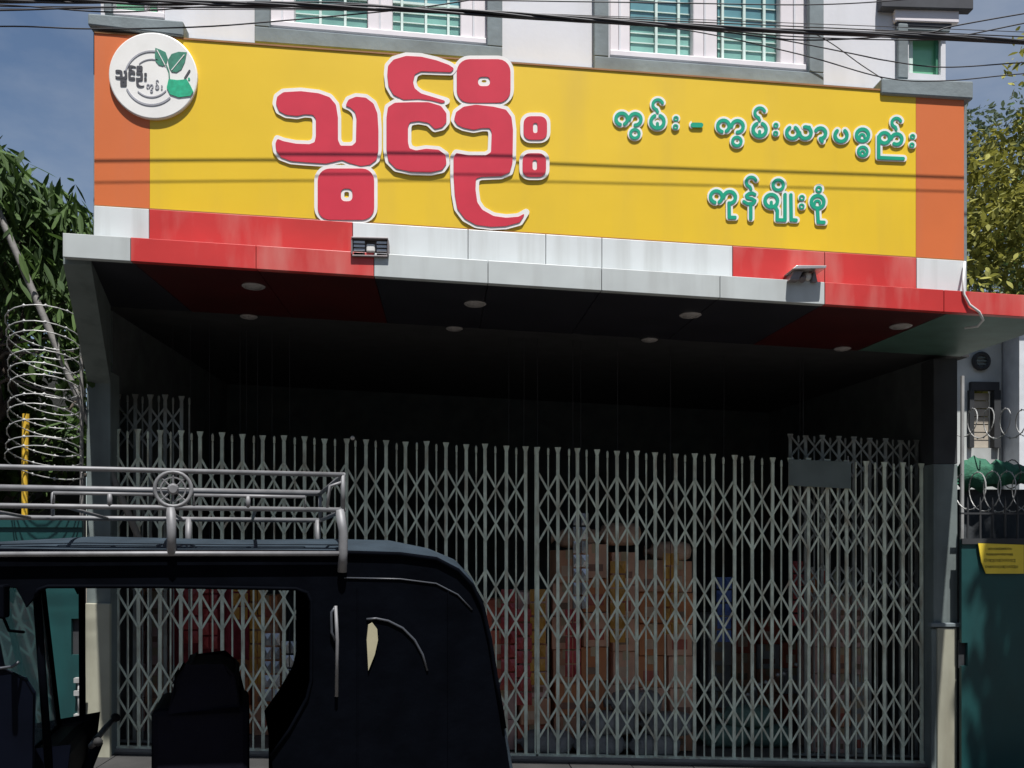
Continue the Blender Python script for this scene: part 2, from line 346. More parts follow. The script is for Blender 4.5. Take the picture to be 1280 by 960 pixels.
def fill(wnd, cols, ib, tp):
    # cols: list of (x0, x1, kind) from left to right inside the opening
    for (a, b, kind) in cols:
        if kind == 'w':
            MB().slab(q4(a+.5, b-.5, lambda x: ib(x)-.5, tp, YW+.02), YW+.02, YW+.11).build('frame', PINKW, wnd, bevel=.008)
            MB().slab(q4((a+b)/2-1.2, (a+b)/2+1.2, lambda x: ib(x)-8, tp, YW+.008), YW+.008, YW+.0195).build('frame_bead', WALLW, wnd)
        elif kind == 'b':
            MB().slab(q4(a, b, lambda x: ib(x)-8, tp, YW+.07), YW+.07, YW+.095).build('glazing_bar', BARG, wnd)
        else:
            MB().slab(q4(a, b, lambda x: ib(x)-8, lambda x: ib(x)-44, YW+.10), YW+.10, YW+.106).build('pane', GLS if kind == 'g' else GLSG, wnd)
            MB().slab(q4(a, b, lambda x: ib(x)-46.5, tp, YW+.10), YW+.10, YW+.106).build('pane', GLSB if kind == 'g' else GLSG, wnd)
            for gy in (20, 32, 60, 74): MB().slab(q4(a, b, lambda x: ib(x)-gy, lambda x: ib(x)-gy-1.1, YW+.092), YW+.092, YW+.098).build('grille_bar', BARG, wnd)
            MB().slab(q4(a, b, lambda x: ib(x)-43.8, lambda x: ib(x)-46.7, YW+.085), YW+.085, YW+.11).build('glazing_bar', BARG, wnd)
    a, b = cols[0][0], cols[-1][1]
    MB().slab(q4(a, b, lambda x: ib(x)-.3, lambda x: ib(x)-8, YW+.005), YW-.01, YW+.1195).build('sill', PINKW, wnd, bevel=.006)
o2, i2 = line((318, 52), (628, 75)), line((337, 34), (609, 57))
w2 = surround(318, 628, 0, o2, i2, wrow(-115), 19)
fill(w2, [(337, 368, 'w'), (368, 399, 'g'), (399, 402, 'b'), (402, 430, 'g'), (430, 433, 'b'), (433, 459, 'g'), (459, 491, 'w'), (491, 501, 'g'), (501, 504, 'b'), (504, 531, 'g'), (531, 534, 'b'),
     (534, 559, 'g'), (559, 562, 'b'), (562, 575, 'g'), (575, 609, 'w')], i2, wrow(-115))
o3, i3 = line((743, 86), (1030, 108)), line((762, 71), (1012, 90))
w3 = surround(743, 1030, 0, o3, i3, wrow(-115), 18)
fill(w3, [(762, 788, 'w'), (788, 819, 'g'), (819, 822, 'b'), (822, 847, 'g'), (847, 850, 'b'), (850, 866, 'g'), (866, 897, 'w'), (897, 902, 'g'), (902, 905, 'b'), (905, 929, 'g'), (929, 932, 'b'),
     (932, 954, 'g'), (954, 957, 'b'), (957, 975, 'g'), (975, 1012, 'w')], i3, wrow(-115))
# corner windows with heavy ledges
w1 = MB(); w1.slab(q4(109.5, 229, line((109.5, 31), (229, 45)), line((109.5, 16), (229, 26)), YS-.022), YS-.022, YW-.001)
w1.slab(q4(129, 139, line((129, 15), (139, 16)), wrow(-150), YW-.05), YW-.05, YW-.001)
w1 = w1.build('window', GREYT, bl, bevel=.01)
i1 = line((139, 20), (206, 25))
fill(w1, [(139, 180, 'n'), (180, 184, 'w'), (184, 196, 'n'), (196, 206, 'w')], i1, wrow(-115))
w4 = MB(); w4.slab(q4(1102, 1217, line((1102, 117), (1217, 124)), line((1102, 97), (1217, 101)), YS-.022), YS-.022, YW-.001)
w4.slab(q4(1123, 1136, line((1123, 98), (1136, 99)), wrow(-10), YW-.04), YW-.04, YW-.001)
w4 = w4.build('window', GREYT, bl, bevel=.012)
i4 = line((1136, 100), (1176, 101))
MB().slab(q4(1136.5, 1141, i4, line((1136, 40), (1176, 42)), YW+.03), YW+.03, YW+.09).build('frame', BARG, w4)
MB().slab(q4(1141, 1170, i4, line((1136, 40), (1176, 42)), YW+.06), YW+.06, YW+.07).build('pane', GLSG, w4)
MB().slab(q4(1170, 1176, i4, line((1136, 40), (1176, 42)), YW+.03), YW+.03, YW+.09).build('frame', mat('green_frame', (.05, .2, .12), .5), w4)
for (a, b, y0, y1, dy, m) in ((1123, 1180, 46, 38, .02, DKT), (1121, 1188, 37.6, 33, .03, GREYT), (1121, 1190, 32.6, 27, .035, DKT), (1119, 1199, 26.6, 10, .045, PINKW), (1102, 1217, 9.6, -14, .07, DKT)):
    Yc = YW-dy; MB().slab(q4(a, b, line((a, y0-1), (b, y0+2)), line((a, y1-1), (b, y1+2)), Yc), Yc, YW-.002).build('moulding', m, w4, bevel=.006)
# cladding below the sign: an upper band and the canopy fascia, panel by panel
for a, b, m in ((118, 187, ACPW), (187, 441, ACPR), (441, 585, ACPW), (585, 682, ACPW), (682, 752, ACPW), (752, 915, ACPW), (915, 1030, ACPR), (1030, 1144.5, ACPR), (1144.5, 1207, ACPW)):
    ya = .0
    MB().slab(q4(a+.35, b-.35, lambda x: BAND_B(x)+3, lambda x: SIGN_B(x)+.8, YS), YS-.012, YS+.08).build('band_panel', m, bl, bevel=.003)
for a, b, m in ((78, 163, ACPG), (163, 320, ACPR), (320, 467.5, ACPR), (467.5, 610, ACPG), (610, 752, ACPG), (752, 900, ACPG), (900, 1031, ACPG), (1031, 1180, ACPR), (1180, 1340, ACPR)):
    MB().slab(q4(a+.35, b-.35, FAS_B, FAS_T, YF), YF, YF+.05).build('fascia_panel', m, bl, bevel=.003)
MB().slab(q4(80, 1340, lambda x: FAS_T(x)+3, lambda x: FAS_T(x)+.8, YF), YF+.051, YW-.003).build('canopy_top', GREYT, bl)
MB().slab(q4(118, 1207, lambda x: BAND_B(x)+1, SIGN_T, YS+.1), YS+.085, YW-.0015).build('sign_backing', GREYT, bl)
# soffit
fp, fq = P(78, FAS_B(78), YF), P(1280, FAS_B(1280), YF); KF = (fq.z-fp.z)/(fq.x-fp.x)
l1 = P(728, 387, 6.45); MS = ((l1.z-(fp.z+KF*(l1.x-fp.x)))/(6.45-YF))
def sof(x, y): return fp.z+KF*(x-fp.x)+MS*(y-YF)
def sofpanel(xf0, xf1, xb0, xb1, m, y0=YF+.052, y1=7.3, lift=.004):
    q = [(xf0, y0), (xf1, y0), (xb1, y1), (xb0, y1)]
    mb = MB().hexa([(x, y, sof(x, y)+lift) for x, y in q]+[(x, y, sof(x, y)+lift+.02) for x, y in q]); return mb.build('soffit_panel', m, bl)
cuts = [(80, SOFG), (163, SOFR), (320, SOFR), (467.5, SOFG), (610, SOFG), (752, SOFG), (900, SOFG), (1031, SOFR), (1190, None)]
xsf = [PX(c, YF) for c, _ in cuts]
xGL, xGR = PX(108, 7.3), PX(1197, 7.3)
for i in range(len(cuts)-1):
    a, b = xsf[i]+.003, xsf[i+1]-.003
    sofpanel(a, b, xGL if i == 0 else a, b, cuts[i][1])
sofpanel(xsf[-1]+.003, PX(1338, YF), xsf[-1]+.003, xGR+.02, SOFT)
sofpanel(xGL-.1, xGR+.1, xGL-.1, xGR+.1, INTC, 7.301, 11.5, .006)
# pillars, brackets
def ppost(px0, px1, y0, y1, Y, d, m, name, lo=None):
    q = q4(px0, px1, y0, y1, Y)
    if lo is not None: q = [(q[0][0], K*q[0][0]+lo), (q[1][0], K*q[1][0]+lo), q[2], q[3]]
    return MB().slab(q, Y, Y+d).build(name, m, bl, bevel=.006)
ppost(108, 138, 950, 464, 7.25, .2, PIL, 'pillar', lo=-.02)
ppost(106.5, 137, 950, line((107, 754), (137, 755)), 7.2, .047, CREAM, 'pillar_casing', lo=-.02)
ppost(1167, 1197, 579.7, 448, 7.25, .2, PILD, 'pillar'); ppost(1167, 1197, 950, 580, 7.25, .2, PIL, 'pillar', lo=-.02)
ppost(1164, 1208, 784, 779, 7.19, .058, GREYT, 'pillar_ledge')
ppost(1172, 1196, 950, 785, 7.2, .047, CREAM, 'pillar_casing', lo=-.02); ppost(1164.5, 1171.6, 950, 786, 7.215, .034, PIL, 'pillar_edge', lo=-.02)
A, B = P(79, 326, YF+.06), P(124, 480, 7.26); A2, B2 = P(107, 326, YF+.06), P(138, 466, 7.26)
wd = .17
MB().hexa([A+Vector((0,0,-.02)), A+Vector((wd,0,-.02)), B+Vector((wd/2,0,0)), B+Vector((-wd/2,0,0)), A+Vector((0,0,.06)), A+Vector((wd,0,.06)), Vector((B.x+wd/2, B.y, sof(B.x, B.y))), Vector((B.x-wd/2, B.y, sof(B.x, B.y)))]).build('bracket', PIL, bl)
# shop interior
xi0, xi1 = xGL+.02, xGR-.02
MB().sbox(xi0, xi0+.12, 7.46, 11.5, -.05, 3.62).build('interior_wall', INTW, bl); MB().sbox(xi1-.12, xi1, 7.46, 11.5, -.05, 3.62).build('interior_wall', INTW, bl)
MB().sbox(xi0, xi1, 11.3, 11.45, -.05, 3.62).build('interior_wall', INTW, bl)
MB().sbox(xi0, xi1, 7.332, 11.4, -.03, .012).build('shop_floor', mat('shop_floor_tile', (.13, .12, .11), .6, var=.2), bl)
MB().sbox(PX(139, 7.36), PX(1166, 7.36), 7.34, 7.46, .0125, .03).build('threshold', KERB, bl)
# downlights in the soffit, lamps on the fascia
def soffit_hit(px, py):
    lo, hi = YF, 7.6
    for _ in range(40):
        m_ = (lo+hi)/2; p = P(px, py, m_)
        if p.z < sof(p.x, p.y): lo = m_
        else: hi = m_
    return P(px, py, lo)
ORD_ = ['first', 'second', 'third', 'fourth']
DL = [(317, 358), (594, 380), (863, 394), (1126, 408), (311, 396), (568, 411), (812, 425), (1053, 436)]
for i, (x, y) in enumerate(DL):
    p = soffit_hit(x, y); row = 'front' if i < 4 else 'back'; pan = 'maroon' if i in (0, 3, 4, 7) else 'dark grey'
    t = thing('downlight', 'round unlit downlight, %s from the mango tree in %s row of %s soffit' % (ORD_[i % 4], 'outer' if i < 4 else 'inner', pan), 'ceiling light', (p.x, p.y, sof(p.x, p.y)+.003), 'downlights in the canopy soffit')
    r = .066 if i < 4 else .055
    MB().lathe((0, 0, 0), [(r*.86, -.012), (r, -.012), (r+.012, -.004), (r+.012, .0)], 24).build('rim', RIM, t, local=True, smooth=False)
    MB().lathe((0, 0, 0), [(r*.3, -.022), (r*.84, -.0125), (r*.85, -.004)], 24).build('diffuser', DISC, t, local=True, smooth=True)
c = P(462, 310, YF); t = thing('flood_light', 'wide grey flood lamp with pale bulb on joint of red and white cladding', 'lamp', (c.x, YF+.05, c.z-.055))
def lb(x0, x1, y0, y1, z0, z1, name, m, bev=.004): MB().box(c.x+x0, c.x+x1, c.y+y0, c.y+y1, c.z+z0, c.z+z1).build(name, m, t, bevel=bev)
lb(-.105, .112, .02, .095, -.05, .05, 'housing', LAMPB)
lb(-.112, .118, -.03, .09, .0505, .06, 'visor', LAMPB, .002); lb(-.112, .118, -.02, .09, -.06, -.0505, 'frame_rail', LAMPB, .002)
lb(.1125, .122, -.025, .09, -.05, .05, 'end_plate', LAMPB); lb(-.115, -.1055, -.025, .09, -.05, .05, 'end_plate', LAMPB)
lb(-.02, .035, -.012, .0195, -.028, .024, 'bulb', LAMPG, .008)
for s, (a, b) in enumerate(((-.1, -.03), (.045, .108))):
    for k in range(4): lb(a, b, .0-.002*k, .0195, -.045+.024*k, -.03+.024*k, 'reflector_fin', LAMPR, 0)
c = P(1006, 345, YF); t = thing('flood_light', 'hooded grey flood lamp with raised pale visor on red cladding', 'lamp', (c.x, YF+.05, c.z-.045))
MB().slab([(c.x-.115, c.z+.02), (c.x+.11, c.z+.03), (c.x+.115, c.z+.048), (c.x-.085, c.z+.045)], YF-.08, YS-.014).build('visor', LAMPR, t, bevel=.003)
MB().slab([(c.x-.125, c.z-.045), (c.x-.06, c.z-.045), (c.x-.03, c.z+.022), (c.x-.09, c.z+.02)], YF-.05, YS-.013).build('housing', LAMPB, t, bevel=.006)
MB().cyl((c.x-.035, YF-.04, c.z-.04), (c.x+.01, YF+.03, c.z+.02), .02, 12).build('bracket', LAMPB, t)
MB().lathe((c.x+.02, YF, c.z-.004), [(.012, -.02), (.026, -.012), (.03, .01), (.018, .06)], 16, 'y').build('bulb', LAMPG, t, smooth=True)
MB().slab([(c.x+.035, c.z-.045), (c.x+.075, c.z-.045), (c.x+.06, c.z+.024), (c.x+.05, c.z+.022)], YF-.03, YS-.013).build('side_arm', LAMPB, t, bevel=.003)
# ================================================================== THE SIGN
cs = P(660, 291, YS)
sg = thing('shop_sign', 'long yellow shop signboard with raised red and green Burmese lettering and orange ends', 'sign', (cs.x, YS+.08, cs.z))
def pan(a, b, m, nm, lab=None): return tag(MB().slab(q4(a, b, SIGN_B, SIGN_T, YS), YS, YS+.08).build(nm, m, sg), lab)
pan(187.3, 1144.7, YEL, 'panel'); pan(118, 187, ORG, 'end_panel', 'orange end panel'); pan(1145, 1205, ORG, 'end_panel', 'orange end panel')
for (a, b, f, s) in ((118, 1205, SIGN_B, -1), (118, 1205, SIGN_T, 1)):
    MB().slab(q4(a, b, (lambda x: f(x)+.8) if s > 0 else (lambda x: f(x)+.6), (lambda x: f(x)-1.2), YS-.006), YS-.006, YS-.0005).build('edge_trim', mat('brown_trim', (.28, .12, .03), .6), sg)
Z2 = lambda pts: [(320+x/3.2, y/3.2) for x, y in pts]
def rrect(x0, x1, y0, y1, r, n=5):
    out = []
    for cx, cy, a in ((x1-r, y0+r, 90), (x0+r, y0+r, 180), (x0+r, y1-r, 270), (x1-r, y1-r, 360)):
        out += [(cx+r*math.cos(rad(a+90*k/n-90+90-90+0)), cy-r*math.sin(rad(a+90*k/n-90))) if False else (cx+r*math.cos(rad(a-90+90*k/n)), cy-r*math.sin(rad(a-90+90*k/n))) for k in range(n+1)]
    return out
G1 = [(80,415),(85,388),(110,370),(180,366),(250,374),(295,390),(320,420),(328,470),(328,560),(338,584),(385,584),(400,570),(402,470),(396,448),(378,432),(358,424),(370,400),(400,388),(440,392),(470,415),(486,455),(490,520),
      (490,600),(482,640),(455,660),(420,665),(380,655),(345,640),(310,648),(280,655),(200,650),(140,645),(100,630),(82,605),(78,575),(86,556),(110,566),(160,576),(215,578),(235,570),(240,545),(240,475),(228,460),(195,458),(165,465),(120,460),(92,445)]
GC = [(522,470),(528,430),(555,412),(620,410),(690,410),(740,425),(762,455),(762,490),(745,510),(715,517),(690,492),(650,485),(615,490),(608,510),(608,570),(614,595),(640,603),(680,596),(730,600),(758,620),(762,655),(745,680),(700,690),(620,688),(560,675),(530,645),(522,600)]
GD = [(525,300),(528,265),(550,240),(600,225),(660,228),(720,242),(770,260),(793,275),(780,290),(720,288),(660,286),(635,298),(628,330),(635,355),(660,375),(720,393),(762,406),(745,414),(700,402),(650,397),(590,400),(550,380),(530,345)]
GF = [(792,480),(800,450),(830,428),(880,420),(950,428),(1000,440),(1022,470),(1028,520),(1026,650),(1015,690),(980,705),(900,708),(880,715),(878,760),(885,810),(905,840),(950,865),(1000,872),(1050,868),(1080,850),(1055,890),(1000,905),(940,908),(880,900),(835,875),
      (805,835),(795,780),(790,700),(790,630),(800,613),(850,622),(920,622),(940,610),(943,530),(935,513),(905,513),(870,520),(830,512),(805,500)]
BIG = [[('p', G1)], [('p', rrect(247, 473, 675, 880, 48)), ('p', rrect(340, 386, 755, 806, 16), 1)], [('p', GD)], [('p', GC)], [('p', rrect(803, 1018, 238, 412, 50)), ('p', rrect(888, 936, 308, 346, 14), 1)], [('p', GF)],
       [('p', rrect(1070, 1164, 466, 560, 28)), ('p', rrect(1108, 1126, 492, 534, 7), 1)], [('p', rrect(1066, 1160, 614, 708, 28)), ('p', rrect(1106, 1124, 640, 682, 7), 1)]]
def put_letters(gl, faceM, edgeM, bw, Y0, dep, parent, nm='letter', h=.55, blur=2, base=.022):
    G, x0, y0, h = glyph(gl, bw+3, h, blur)
    e = solid(MB(), contours(G, x0, y0, h), lambda x, y: P(x, y, Y0-base), dep).build(nm, faceM, parent)
    if edgeM: solid(MB(), contours(G-bw, x0, y0, h), lambda x, y: P(x, y, Y0-.001), base-.0005).build('letter_border', edgeM, e)
    return e
for gi, gl in enumerate(BIG):
    put_letters([(s[0], Z2(s[1]), *s[2:]) for s in gl], REDL, WHB, 4.2, YS-.0012*(gi % 4), .005, sg, base=.008, blur=14)
def z5(x, y): return (750+x/6.095, 110+y/6.095)
def z6(x, y): return (960+x/6.4, 130+y/6.4)
def z7(x, y): return (870+x/7.111, 210+y/7.111)
SW = 2.15
def S(z, pts, w=SW): return ('s', [z(*p) for p in pts], w)
def ring(z, c, r, w=SW, a0=0, a1=360): return S(z, arc(c, r, a0, a1, 18), w)
def asat(z, c, r): return S(z, arc(c, r, 20, 255, 14)+[(c[0]-r*.05, c[1]+r*1.5)], 1.8)
def visarga(z, a, b, r=15): return [[ring(z, a, r, 1.0)], [ring(z, b, r, 1.0)]]
def ka(z, c1, c2, r): return [ring(z, c1, r, SW, -60, 255), ring(z, c2, r, SW, -90, 180)]
TXT = [ka(z5, (165, 237), (268, 240), 44)+[ring(z5, (265, 350), 33, 1.8)],
       [ring(z5, (437, 258), 50, SW, 115, 425), S(z5, [(437, 272), (437, 300)], 1.9), asat(z5, (440, 128), 38)],
       *visarga(z5, (578, 235), (575, 297)), [S(z5, [(708, 283), (768, 284)], 3.0)],
       ka(z5, (940, 291), (1046, 294), 44)+[ring(z5, (1042, 408), 33, 1.8)],
       [ring(z5, (1215, 318), 50, SW, 115, 425), S(z5, [(1215, 332), (1215, 360)], 1.9), asat(z5, (1217, 190), 38)],
       *visarga(z6, (62, 172), (60, 236)),
       [ring(z6, (195, 230), 46, SW, 120, 420), ring(z6, (298, 230), 46, SW, -180, 90), S(z6, [(290, 184), (330, 186)], 1.8)],
       [S(z6, arc((418, 235), 42, 150, -90, 14)+[(432, 300)])],
       [ring(z6, (583, 252), 48, SW, 130, 410)],
       [ring(z6, (755, 250), 48), S(z6, arc((752, 262), 20, 200, -10, 8), 1.5), ring(z6, (757, 380), 36, 1.7), S(z6, arc((755, 390), 14, 200, -10, 6), 1.1)],
       [ring(z6, (930, 272), 42), ring(z6, (1028, 282), 42, SW, -120, 170), S(z6, [(884, 262), (884, 430), (1080, 438)]), asat(z6, (1026, 150), 36)],
       *visarga(z6, (1155, 262), (1150, 330)),
       ka(z7, (180, 257), (298, 262), 52)+[S(z7, [(293, 312), (295, 440), (345, 440)])],
       [S(z7, [(522, 236), (502, 224), (468, 228), (446, 246), (456, 266), (498, 274), (524, 292), (508, 316), (456, 318), (424, 298)], 1.9), S(z7, [(486, 318), (486, 450)]), asat(z7, (490, 125), 44)],
       [ring(z7, (668, 292), 56), S(z7, [(668, 305), (668, 340)], 1.9), S(z7, [(700, 340), (722, 380), (720, 462), (790, 464), (790, 238)]), ring(z7, (730, 152), 46, 1.9), S(z7, [(842, 240), (845, 462), (888, 464)])],
       *visarga(z7, (940, 266), (938, 342), 19),
       [ring(z7, (1080, 302), 56), S(z7, arc((1077, 314), 24, 200, -10, 8), 1.5), S(z7, [(1078, 360), (1085, 482), (1136, 484)]), ring(z7, (1090, 190), 22, 1.2)]]
for gi, g in enumerate(TXT): put_letters(g, GRNL, WHB, 2.2 if len(g) > 1 or g[0][2] > 1.2 else 1.7, YS-.001*(gi % 2), .004, sg, h=.45, blur=0, base=.008)
# round logo plate
cl = P(193, 97, YS); Rl = (P(248, 97, YS)-P(138, 97, YS)).length/2
lg = thing('logo_plate', 'round white plate with green leaves, mortar and small Burmese letters fixed on sign corner', 'sign', (cl.x, YS, cl.z-Rl), None)
th = MB().lathe((cl.x, YS, cl.z), [(Rl, -.001), (Rl, -.022), (Rl-.006, -.025)], 64, 'y').build('plate', WHB, lg)
def z4(x, y): return (130+x/7.385, 30+y/7.385)
def L4(shapes, m, nm, d=.003, yo=.0255, h=.35): 
    G, x0, y0, h = glyph(shapes, 3, h); return solid(MB(), contours(G, x0, y0, h), lambda x, y: P(x, y, YS-yo), d).build(nm, m, lg)
L4([('s', [z4(*p) for p in arc((440, 500), 248, 80, 165, 18)], 1.0)], LOGG, 'ring_line'); L4([('s', [z4(*p) for p in arc((440, 500), 248, 205, 312, 20)], 1.15)], LOGG, 'ring_line')
L4([('s', [z4(*p) for p in arc((440, 500), 175, 70, 130, 14)], .55)], LOGG, 'ring_line'); L4([('s', [z4(*p) for p in arc((440, 500), 175, 225, 318, 14)], .75)], LOGG, 'ring_line')
def leafpoly(p): return [('p', [z4(*q) for q in p])]
L4(leafpoly([(475,222),(520,238),(570,262),(590,320),(575,372),(545,390),(505,378),(478,345),(470,295)]), LEAFG, 'leaf'); L4(leafpoly([(765,262),(748,350),(715,420),(670,448),(625,442),(603,405),(590,335),(625,278),(690,258)]), LEAFG, 'leaf')
L4([('s', [z4(740, 285), z4(625, 425)], .5)], WHB, 'leaf_vein', .002, .0287); L4([('s', [z4(490, 240), z4(565, 380)], .5)], WHB, 'leaf_vein', .002, .0287)
L4([('s', [z4(578, 385), z4(600, 440), z4(605, 515)], .7)], LEAFG, 'stem', .003, .0258); L4(leafpoly([(598,510),(680,520),(765,512),(800,570),(825,625),(800,665),(690,678),(610,650),(580,590)]), MORT, 'mortar', .004, .0262)
L4([('s', [z4(748, 500), z4(790, 432)], 1.2)], LOGT, 'pestle', .003, .0256); L4([('s', [z4(785, 505), z4(786, 510)], 1.3)], MORT, 'seed', .003, .0256)
def zl(pts): return [z4(105+(x-78)/(1165-78)*292, 382+(y-225)/(908-225)*200) for x, y in pts]
for gl in BIG:
    if gl is BIG[1] or gl is BIG[4]: gl = gl[:1]+[('p', gl[1][1], 1)]
    L4([(s[0], zl(s[1]), *s[2:]) for s in gl], LOGT, 'letter', .003, .0265, .22)
def zk(p): return z4(388+(p[0]-766)/(852-766)*160, 505+(p[1]-119)/(184-119)*150)
for g in TXT[:4]: L4([('s', [zk(p) for p in s[1]], max(.42, s[2]*.24)) for s in g], LOGG, 'letter', .003, .0265, .2)
# ================================================================== FOLDING GATE
def wloc(px, py, Y=YG): p = P(px, py, Y); return p.z-K*p.x
GT = wloc(615, 556); BANDS = [(wloc(1000, 605), wloc(1000, 690)), (wloc(1000, 725), wloc(1000, 808)), (wloc(1000, 848), wloc(1000, 930))]
gx0, gx1, gxm = PX(147, YG), PX(1164, YG), PX(671, YG)
def make_gate(x0, x1, y, pitch, top, bands, m, label, grp, cat='gate', flare=True, rails=True):
    t = thing('folding_gate', label, cat, ((x0+x1)/2, y, K*(x0+x1)/2+.03), grp); n = max(2, round((x1-x0)/pitch)); p = (x1-x0)/n; bot = .032
    # channel: a flat U section with a flared top; rod: thin round bar with a small ball tip
    ch = MB(); ch.box(-.013, .013, -.004, .004, bot, top-.05); ch.box(-.013, -.0095, .0041, .014, bot, top-.05); ch.box(.0095, .013, .0041, .014, bot, top-.05)
    if flare: ch.slab([(-.0105, top-.0505), (.0105, top-.0505), (.025, top), (-.025, top)], -.004, .012)
    rd = MB(); rd.tube([(0, .006, bot), (0, .006, top-.075)], .007, 6); rd.tube([(0, .006, top-.0751), (0, .006, top-.065)], .005, 6); rd.tube([(0, .006, top-.0649), (0, .006, top-.02), (0, .006, top-.008)], [.0095, .0095, .004], 6)
    chm = ch.build('channel', m, t, local=True); rdm = rd.build('rod', m, t, local=True); o0 = ORG_OF[t.name]
    for i in range(n+1):
        x = x0+i*p; ob = (chm if i % 2 == 0 else rdm)
        if i > 1: ob = link(ob.name.split('.')[0], ob.data, t, (0, 0, 0))
        ob.location = Vector((x+(random.gauss(0, .0028) if 0 < i < n else 0), y+random.gauss(0, .0012), K*x+random.gauss(0, .004)))-o0; ob.rotation_euler.y = random.gauss(0, .0016)
    P2 = 2*p; meshes = {}
    def strip(sgn, frac, h):
        k = (sgn, frac, round(h, 4))
        if k not in meshes:
            dx, dz = sgn*P2*2*frac, -h*frac+K*sgn*P2*2*frac; L = math.hypot(dx, dz); nx, nz = -dz/L*.0082, dx/L*.0082; yo = -.012 if sgn > 0 else -.008
            mb = MB().slab([(nx, nz), (dx+nx, dz+nz), (dx-nx, dz-nz), (-nx, -nz)] if sgn < 0 else [(-nx, -nz), (dx-nx, dz-nz), (dx+nx, dz+nz), (nx, nz)], yo, yo+.0035)
            me = D.meshes.new('lattice_strip'); me.from_pydata(mb.v, [], mb.f); me.materials.append(m); meshes[k] = me
        return meshes[k]
    nch = n//2
    for (zt, zb) in bands:
        for i in range(nch+1):
            x = x0+i*P2
            for sgn in (1, -1):
                room = (nch-i) if sgn > 0 else i
                if room < 1: continue
                link('lattice_strip', strip(sgn, 1. if room >= 2 else .5, zt-zb), t, (x, y, K*x+zt))
            for sgn, edge in ((1, i == 0), (-1, i == nch)):   # lower half strips close the pattern at both ends
                if edge: link('lattice_strip', strip(sgn, .5, zt-zb), t, (x, y, K*x+(zt+zb)/2))
    if rails:
        MB().sbox(x0-.02, x1+.02, y-.02, y+.03, .0305, .045).build('bottom_track', m, t)
    return t
pit = (gx1-gx0)/82
make_gate(gx0, gxm-.012, YG, pit, GT, BANDS, GATE, 'grey steel folding lattice gate leaf behind the three wheeler', 'leaves of the folding shop gate')
make_gate(gxm+.012, gx1, YG, pit, GT, BANDS, GATE, 'grey steel folding lattice gate leaf with small plate hung on it', 'leaves of the folding shop gate')
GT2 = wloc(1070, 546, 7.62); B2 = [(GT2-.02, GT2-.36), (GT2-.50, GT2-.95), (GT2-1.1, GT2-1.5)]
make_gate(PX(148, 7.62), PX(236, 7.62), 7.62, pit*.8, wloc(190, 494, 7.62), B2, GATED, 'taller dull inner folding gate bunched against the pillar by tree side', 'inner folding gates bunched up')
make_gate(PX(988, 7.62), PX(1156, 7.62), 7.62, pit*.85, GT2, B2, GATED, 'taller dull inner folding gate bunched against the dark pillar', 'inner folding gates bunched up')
c = P(1026, 590, YG); t = thing('gate_plate', 'plain grey metal plate hung across the folding gate', 'plate', (c.x, YG-.02, c.z-.1))
MB().slab(q4(986, 1064, line((986, 607), (1064, 611)), line((986, 574), (1064, 577)), YG-.03), YG-.03, YG-.0255).build('sheet', PLATE, t, bevel=.002)
for px in (990, 1060): MB().tube([P(px, 579, YG-.028), P(px, 574, YG-.02), P(px, 570, YG-.005)], .004, 6).build('hook', GALV, t)
c = P(441, 548, YG); tag(MB().lathe((c.x, YG-.02, c.z), [(.006, -.03), (.016, -.018), (.018, 0), (.01, .014)], 12, 'y').build('padlock_cap', WHB, smooth=True), 'small white cap on top of a gate rod', 'cap')
# ================================================================== GOODS INSIDE THE SHOP
CB = [mat('carton_brown', (.64, .33, .20), .8, var=.15), mat('carton_tan', (.76, .44, .30), .8, var=.15), mat('carton_red', (.60, .15, .09), .7, var=.2), mat('carton_pink', (.66, .42, .37), .7, var=.15), mat('carton_pale', (.50, .50, .48), .7, var=.15), mat('carton_orange', (.62, .24, .10), .7, var=.15)]
TAPE = mat('packing_tape', (.55, .43, .27), .3); PRN = [mat('print_red', (.5, .13, .09), .6), mat('print_cream', (.66, .46, .32), .6), mat('print_dark', (.32, .17, .12), .6), mat('print_green', (.3, .2, .13), .6)]
CMESH = {}
ORD = ['first', 'second', 'third', 'fourth', 'fifth', 'sixth', 'seventh', 'eighth', 'ninth', 'tenth']
CN = ['brown', 'tan', 'dark red', 'pinkish', 'pale grey', 'orange']; PN = ['red', 'cream', 'dark', 'brown']
def carton(x, y, z, sx, sy, sz, ci, pi, label, grp, rz=0.):
    t = thing('carton', label, 'box', (x, y, z), grp, rz)
    k = (round(sx, 2), round(sy, 2), round(sz, 2), ci, pi)
    if k not in CMESH:
        a = MB().box(-sx/2, sx/2, -sy/2, sy/2, 0, sz-.004).build('box', CB[ci], t, local=True, bevel=.006)
        b = MB().box(-.03, .03, -sy/2-.001, sy/2, sz-.0035, sz-.001).add([(-.03,-sy/2-.0015,sz),(.03,-sy/2-.0015,sz),(.03,-sy/2-.0015,sz*.72),(-.03,-sy/2-.0015,sz*.72)], [(3,2,1,0)]).build('tape', TAPE, t, local=True)
        c = MB().box(-sx*.3, sx*(.12 if pi % 2 else .3), -sy/2-.003, -sy/2-.0002, sz*.2, sz*(.4 if pi > 1 else .52)).build('printed_panel', PRN[pi], t, local=True)
        CMESH[k] = [(o.name.split('.')[0], o.data, 'bevel' if o.modifiers else '') for o in (a, b, c)]
    else:
        for nm, me, bv in CMESH[k]:
            o = link(nm, me, None, (0, 0, 0)); o.parent = t
            if bv: bb = o.modifiers.new('bevel', 'BEVEL'); bb.width = .006; bb.segments = 2
FL = .014
